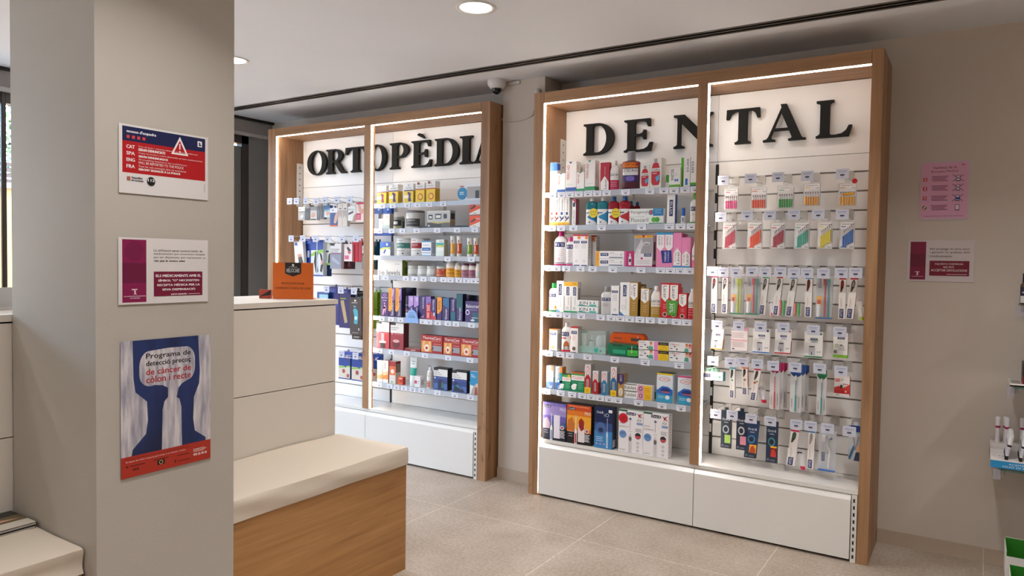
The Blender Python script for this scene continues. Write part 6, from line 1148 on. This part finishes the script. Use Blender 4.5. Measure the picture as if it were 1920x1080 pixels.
for a, b, t, c, dp, bs, art, ln, lb, yy in (
    (78, 190, 150, 300, .06, '2A5A9A', [R(.2, .0, 1, .85, '9ACAD8'), R(.3, .3, .9, .6, 'C8E4EC')], 0, 'pale blue fronted box just above the counter edge', .10),
    (196, 300, 95, 480, .05, '14307A', [R(.1, .85, .7, .95, '2A50A8'), R(0, .5, 1, .56, '1E4494')], 0, 'navy blue box partly hidden by the counter', .13),
    (302, 415, 120, 512, .05, '122A6E', [P([(.1, .7), (.4, .72), (.75, .15), (.5, .12), (.3, .4)], 'B8A070'), R(.1, .74, .6, .77, '8AB040'), R(.2, .9, .8, .96, '2A50A8')], 0, 'navy box with tan strap picture', .12),
    (402, 522, 205, 580, .03, '3A3C44', [P([(.35, .30), (.4, .5), (.3, .66), (.45, .72), (.7, .66), (.72, .45), (.62, .28)], '4AA8C0'), O(.52, .45, .12, 'C8E8F0', .05), O(.40, .76, .06, '5AB0C8'), O(.52, .755, .05, '5AB0C8'), T('SIMPLY', .2, .84, .7, .88, 'D8D8DC'), O(.5, .92, .08, 'E8E8EC', .025), R(.72, .12, .8, .18, 'D0D0D8'), R(.2, .04, .7, .06, '8A8A92')], -2, 'dark insole pack with blue footprint picture', .09),
    (432, 530, 580, 628, .03, '1A1C20', [T('COMFORT', .15, .3, .75, .65, 'E8E8EC')], 0, 'black lower flap under the insole pack', .10),
    (505, 560, 195, 620, .04, '2E7A88', [R(.1, .1, .9, .9, '3A8A98')], 0, 'teal box behind the dark insole pack', .14),
    (420, 540, 135, 200, .04, '2A2C30', [R(.1, .3, .9, .6, '3A3C42')], 0, 'black boxed insoles at the back of the third hook', .20)):
    PK(a, b, t, c, dp, bs, art, lb, yy, ln)
for tg in ((150, 200, 92, 150), (292, 345, 100, 160), (427, 475, 110, 170)): hook(UO, tg, SOR, yt=.06)
rowset(L2, 'orthopaedic packs in the lowest hook row')
bh = [R(0, .62, 1, 1, '17459C'), P([(0, .58), (1, .66), (1, .6), (0, .5)], '8AC050'), P([(.52, .62), (.60, .70), (.68, .62), (.6, .55)], '17459C'), O(.45, .38, .13, 'A8504A', .1), O(.82, .18, .12, 'B06058', .09), R(0, 0, 1, .05, '17459C')]
for a, b, t, c, lb, yy in ((296, 412, 815, 1030, 'blue and beige foot care pack, nearest the counter', .08), (428, 552, 828, 1050, 'blue and beige foot care pack, beside the centre post', .08)):
    PK(a, b, t, c, .05, 'D8D0C4', bh, lb, yy, 0, side=[R(0, 0, 1, 1, '15397E')])
for a, b, t, c, lb in ((310, 440, 755, 815, 'blue pack behind the nearest foot care pack'), (480, 565, 770, 830, 'blue pack behind the foot care pack at the post')):
    PK(a, b, t, c, .05, '17459C', [R(.5, .3, .8, .5, '8AA8D8')], lb, .20)
for tg in ((300, 352, 750, 808), (440, 495, 765, 828)): hook(UO, tg, SOR, yt=.05)
rowset(O2, 'orthopaedic packs seen past the centre post')
PK(48, 125, 775, 850, .03, '1A48A0', [R(.5, .4, .7, .6, 'A8C0E8')], 'blue pack past the post under the top shelf, left', .20)
PK(130, 205, 775, 848, .03, '1A48A0', [R(.5, .4, .7, .6, 'A8C0E8')], 'blue pack past the post under the top shelf, right', .20)
PK(50, 92, 850, 972, .03, 'D8D8DC', [], 'white pack past the post on the upper left', .20)
G['rg'] = O3
PK(55, 238, 88, 118, .03, '1A4AA8', [], 'flat blue box end past the post', .22)
PK(58, 86, 178, 460, .03, '0E4A5C', [R(.2, .1, .8, .4, '1A6A7A')], 'dark teal box past the post, left of two', .20); PK(90, 118, 178, 460, .03, '0E4A5C', [R(.2, .1, .8, .4, '1A6A7A')], 'dark teal box past the post, right of two', .22)
PK(50, 90, 690, 1060, .03, '7A9A2A', [R(0, .5, 1, .54, '5A7A1A')], 'lime green box past the post, left of two', .20); PK(92, 128, 690, 925, .03, '7A9A2A', [R(0, .5, 1, .54, '5A7A1A')], 'lime green box past the post, right of two', .22)
G['rg'] = O5
PK(48, 130, 455, 520, .03, '1A48A0', [R(.5, .4, .7, .6, 'A8C0E8')], 'blue pack past the post near the lowest shelf', .22)
PK(45, 90, 515, 735, .03, 'D8CCC8', [R(0, .6, 1, 1, '1A48A0'), O(.4, .35, .3, 'C05A60', .08)], 'blue and beige pack past the post near the lowest shelf', .19)
# ------------------------------------------------------------------ glass wall shelves at the right edge
gs = []
GX0, GX1 = .085, 1.5
def gshelf(z, x0, label, yf=.10):
    t = empty('glass_shelf', (x0, yf, z), label, 'shelf', 'glass wall shelves at the right edge')
    MB().box(.02, GX1-x0, .0, YW-yf-.002, -.008, 0, M('3E7A68', .05, 0, .5)).build('glass_plate', t)
    b = MB(); b.add([(0, -.004, -.055), (.0, .14, -.055), (.006, .14, .0), (.006, -.004, .0)], [(0, 1, 2, 3)], M('B8B4C0', .1, 0, .5)); b.box(0, .03, -.004, -.002, -.05, .0, M('B8B4C0', .1, 0, .35)); b.build('price_holder', t)
    for x in (.035, .75): MB().lathe([(.013, -.03), (.013, -.008)], M('A8A8A8', .25, .6), 1, 16, x, .03).build('stud', t)
    return t
T1 = gshelf(1.335, .158, 'uppermost glass shelf at the right edge, holding bottles')
T2 = gshelf(.955, .135, 'middle glass shelf at the right edge, holding a dark boxes tray')
T3 = gshelf(.560, .095, 'lowest glass shelf at the right edge, under the blue tray')
MB().box(-.001, .001, 0, .004, 0, .075, M('C8C8D0', .1, 0, .5)).build('divider_fin', T1)
G['grp'] = 'items on the glass shelves'
for x, y, hb, cb_, lb in ((.20, .22, .15, '14142C', 'amber bottle with navy cap on the uppermost glass shelf, rear'), (.235, .16, .17, '12122A', 'white labelled bottle with black cap on the uppermost glass shelf')):
    q = MB(); q.lathe([(.020, 0), (.023, .004), (.023, hb*.62), (.014, hb*.72), (.011, hb*.76)], M('6A4A3A' if y > .2 else 'B8B4B0', .1, 0, .8), 1, 20); q.art([R(0, .1, 1, .45, 'E8E8E4'), R(0, .45, 1, .9, '1E1E3A'), R(.2, .6, .7, .66, 'C8C8D8')], cyl(.046, hb*.62)); o = q.build('bottle', None, (x, y, 1.336)); tag(o, lb, 'bottle', G['grp'])
    MB().lathe([(.015, hb*.72), (.015, hb), (.001, hb)], M(cb_, .35), 1, 16).build('cap', o)
tr_ = empty('display_tray', (.147, .105, .956), 'white cardboard tray with small print on the middle glass shelf', 'tray', 'counter trays')
q = MB().box(0, .5, 0, .25, 0, .006, 'E8E2DC'); q.box(0, .5, 0, .003, .0, .014, 'EFEAE4'); q.art([R(.02+.0*i, .1+.1*i, .09, .13+.1*i, '5A5458') for i in range(7)], lambda u, v, o: (u*.5, v*.25, .0062+o)); q.build('tray_base', tr_)
for k in range(6):
    q = MB().box(0, .075, 0, .018, 0, .10-.0*k, M('2A2624', .35)); q.art([R(0, 0, 1, .35, '8A1424'), R(.3, .45, .9, .78, 'D8DCD0'), R(.4, .5, .55, .6, '2A5A3A'), R(.35, .1, .8, .28, 'A85060')], face(.075, .10, 0, 0)); q.art([R(0, .0, 1, .4, '9A4A54')], lambda u, v, o: (-o, .018*(1-u), v*.1))
    q.box(0.002, .073, .001, .017, .1, .1004, '4A453E')
    q.build('boxed_cosmetic', None, (.198, .14+k*.024, .963), label='dark red and black boxed cosmetic, '+('front', 'second', 'third', 'fourth', 'fifth', 'rearmost')[k]+' of the file on the white tray', cat='box', group='dark boxes on the white tray')
tz = .566
tb_ = empty('display_tray', (.083, .10, tz), 'white tray with bright blue front edge, holding serum pens', 'tray', 'counter trays')
q = MB(); q.add([(0, 0, .036), (.6, 0, .036), (.6, .18, .052), (0, .18, .052)], [(0, 1, 2, 3)], 'E4DCD8'); q.add([(0, 0, 0), (0, 0, .036), (0, .18, .052), (0, .28, .052), (0, .28, 0)], [(0, 1, 2, 3, 4)], 'C8C0BC'); q.box(0, .6, .19, .28, .0, .075, 'DCD4D0'); q.box(0.0, .6, -.003, 0, .001, .036, 'E8E0DC')
q.art([R(0, 0, 1, .95, '1E8AC4'), T('ACEITE RICINO PURO', .12, .52, .42, .74, 'E8F2F8'), T('OLIO DI RICINO PURO', .08, .18, .42, .40, 'E8F2F8')], lambda u, v, o: (u*.6, -.003-o, v*.036)); q.art([R(.08, .25, .2, .5, 'F4F2F2'), R(.1, .35, .14, .4, '8A8488'), R(.15, .35, .18, .4, '8A8488')], lambda u, v, o: (u*.3, v*.18, .0365+v*.016+o))
q.build('tray_body', tb_)
for k, (dx, dy, c1) in enumerate(((.030, .215, 0), (.062, .235, 0), (.068, .205, 0), (.13, .215, 0), (.135, .24, 0))):
    q = MB(); h = .13 if k != 3 else .135; q.lathe([(.010, 0), (.0105, .003), (.0105, h*.58)], M('DDD6D8', .25), 1, 14); q.lathe([(.0108, h*.58), (.0108, h*.66)], M('A01850', .35), 1, 14); q.lathe([(.0112, h*.66), (.0115, h*.97), (.010, h)], M('E2DEE0', .25), 1, 14)
    q.build('lash_pen', None, (.083+dx, .10+dy-.0, tz+.076), label='silver white pen with crimson ring, '+('leftmost standing pen', 'second pen, rear', 'second pen, front', 'pen right of the white capped rows', 'rear pen right of the white capped rows')[k], cat='pen', group='silver pens at the back of the blue tray')
for c_ in range(3):
    for k in range(6):
        x = .083+.062+c_*.055+k*.0; y = .10+.022+k*.024; zz = tz+.0365+(y-.10)*.09+.001
        q = MB(); L = Vector((.018, -.012, .115)); 
        def seg(a, b, r, m): q.tube([L*a, L*b], r, m, 10)
        seg(0, .16, .0075, '141416'); seg(.16, .55, .0075, M('E4E4EA', .15)); seg(.2, .5, .0078, M('CFCFD8', .15)); seg(.55, .64, .0088, '101014' if k < 2 else '1E2E6A'); seg(.64, 1, .0100, M('F2F0F2', .25))
        q.build('serum_pen', None, (x, y, zz), label='white capped serum pen, '+('front', 'second', 'third', 'fourth', 'fifth', 'rear')[k]+' in the '+('left', 'middle', 'right')[c_]+' row of the blue tray', cat='pen', group='white capped pens in the blue tray')
# lower wall bins
MB().box(-.004, .0, 0, .06, 0, .16, M('B4ACC4', .1, 0, .6)).build('leaflet_holder', None, (.235, .2, .43), label='edge of a clear leaflet holder below the blue tray', cat='holder')
for k, (x, z, yb2, yf, lb) in enumerate(((.150, .235, .10, -.09, 'rear green lined bin with wrapped items at lower right'), (.163, .175, -.095, -.30, 'front green lined bin at lower right'))):
    t = empty('storage_bin', (x, yf, z-.12), lb, 'bin', 'green lined bins at lower right'); d_ = yb2-yf
    q = MB(); w = .5; h = .12
    q.box(0, w, 0, .003, 0, h-.02, 'D8D4D0'); q.box(0, .003, 0.003, d_, 0, h, 'D8D4D0'); q.box(0.003, w, d_-.003, d_, 0, h+.01, 'D0CCC8'); q.box(0, w, 0, d_, 0, .003, 'C8C4C0'); q.build('bin_shell', t)
    q = MB(); q.box(.0035, w, d_-.006, d_-.0035, .004, h+.008, M('2A7A1E', .5)); q.box(.0035, .006, .004, d_-.004, .004, h-.003, M('2A7A1E', .5)); q.box(.004, w, .004, .006, .004, h-.022, M('2A7A1E', .5)); q.box(.004, w, .004, d_-.004, .004, .006, M('1E6A1A', .5)); q.build('green_lining', t)
    if k == 0:
        for j in range(4):
            q = MB(); q.rings([[(.03*math.cos(.785*i)*(1-abs(s_)*.3), .02*math.sin(.785*i)*(1-abs(s_)*.5), s_*.03) for i in range(8)] for s_ in (-1, 0, 1)], M(('2E7A4A', 'C8D0CC')[j % 2], .2)); o = q.build('wrapped_sachet', None, (x+.06+j*.065, yf+.10+.02*(j % 2), z-.078), label=('green wrapped item, leftmost in the rear bin', 'white and green wrapped item beside it in the rear bin', 'second green wrapped item in the rear bin', 'second white wrapped item in the rear bin')[j], cat='sachet', group='wrapped items in the rear bin')
            o.rotation_euler = (.5, .3*j, .4)
MB().box(.02, .4, 0, .40, .0, .012, M('A8A4A0', .3, .5)).box(.03, .38, .02, .15, .012, .0535, M('A8A4A0', .3, .5)).box(.03, .38, .22, .36, .012, .1135, M('A8A4A0', .3, .5)).build('bin_stand', None, (.172, -.29, .0), label='grey metal stand carrying the green lined bins', cat='stand')
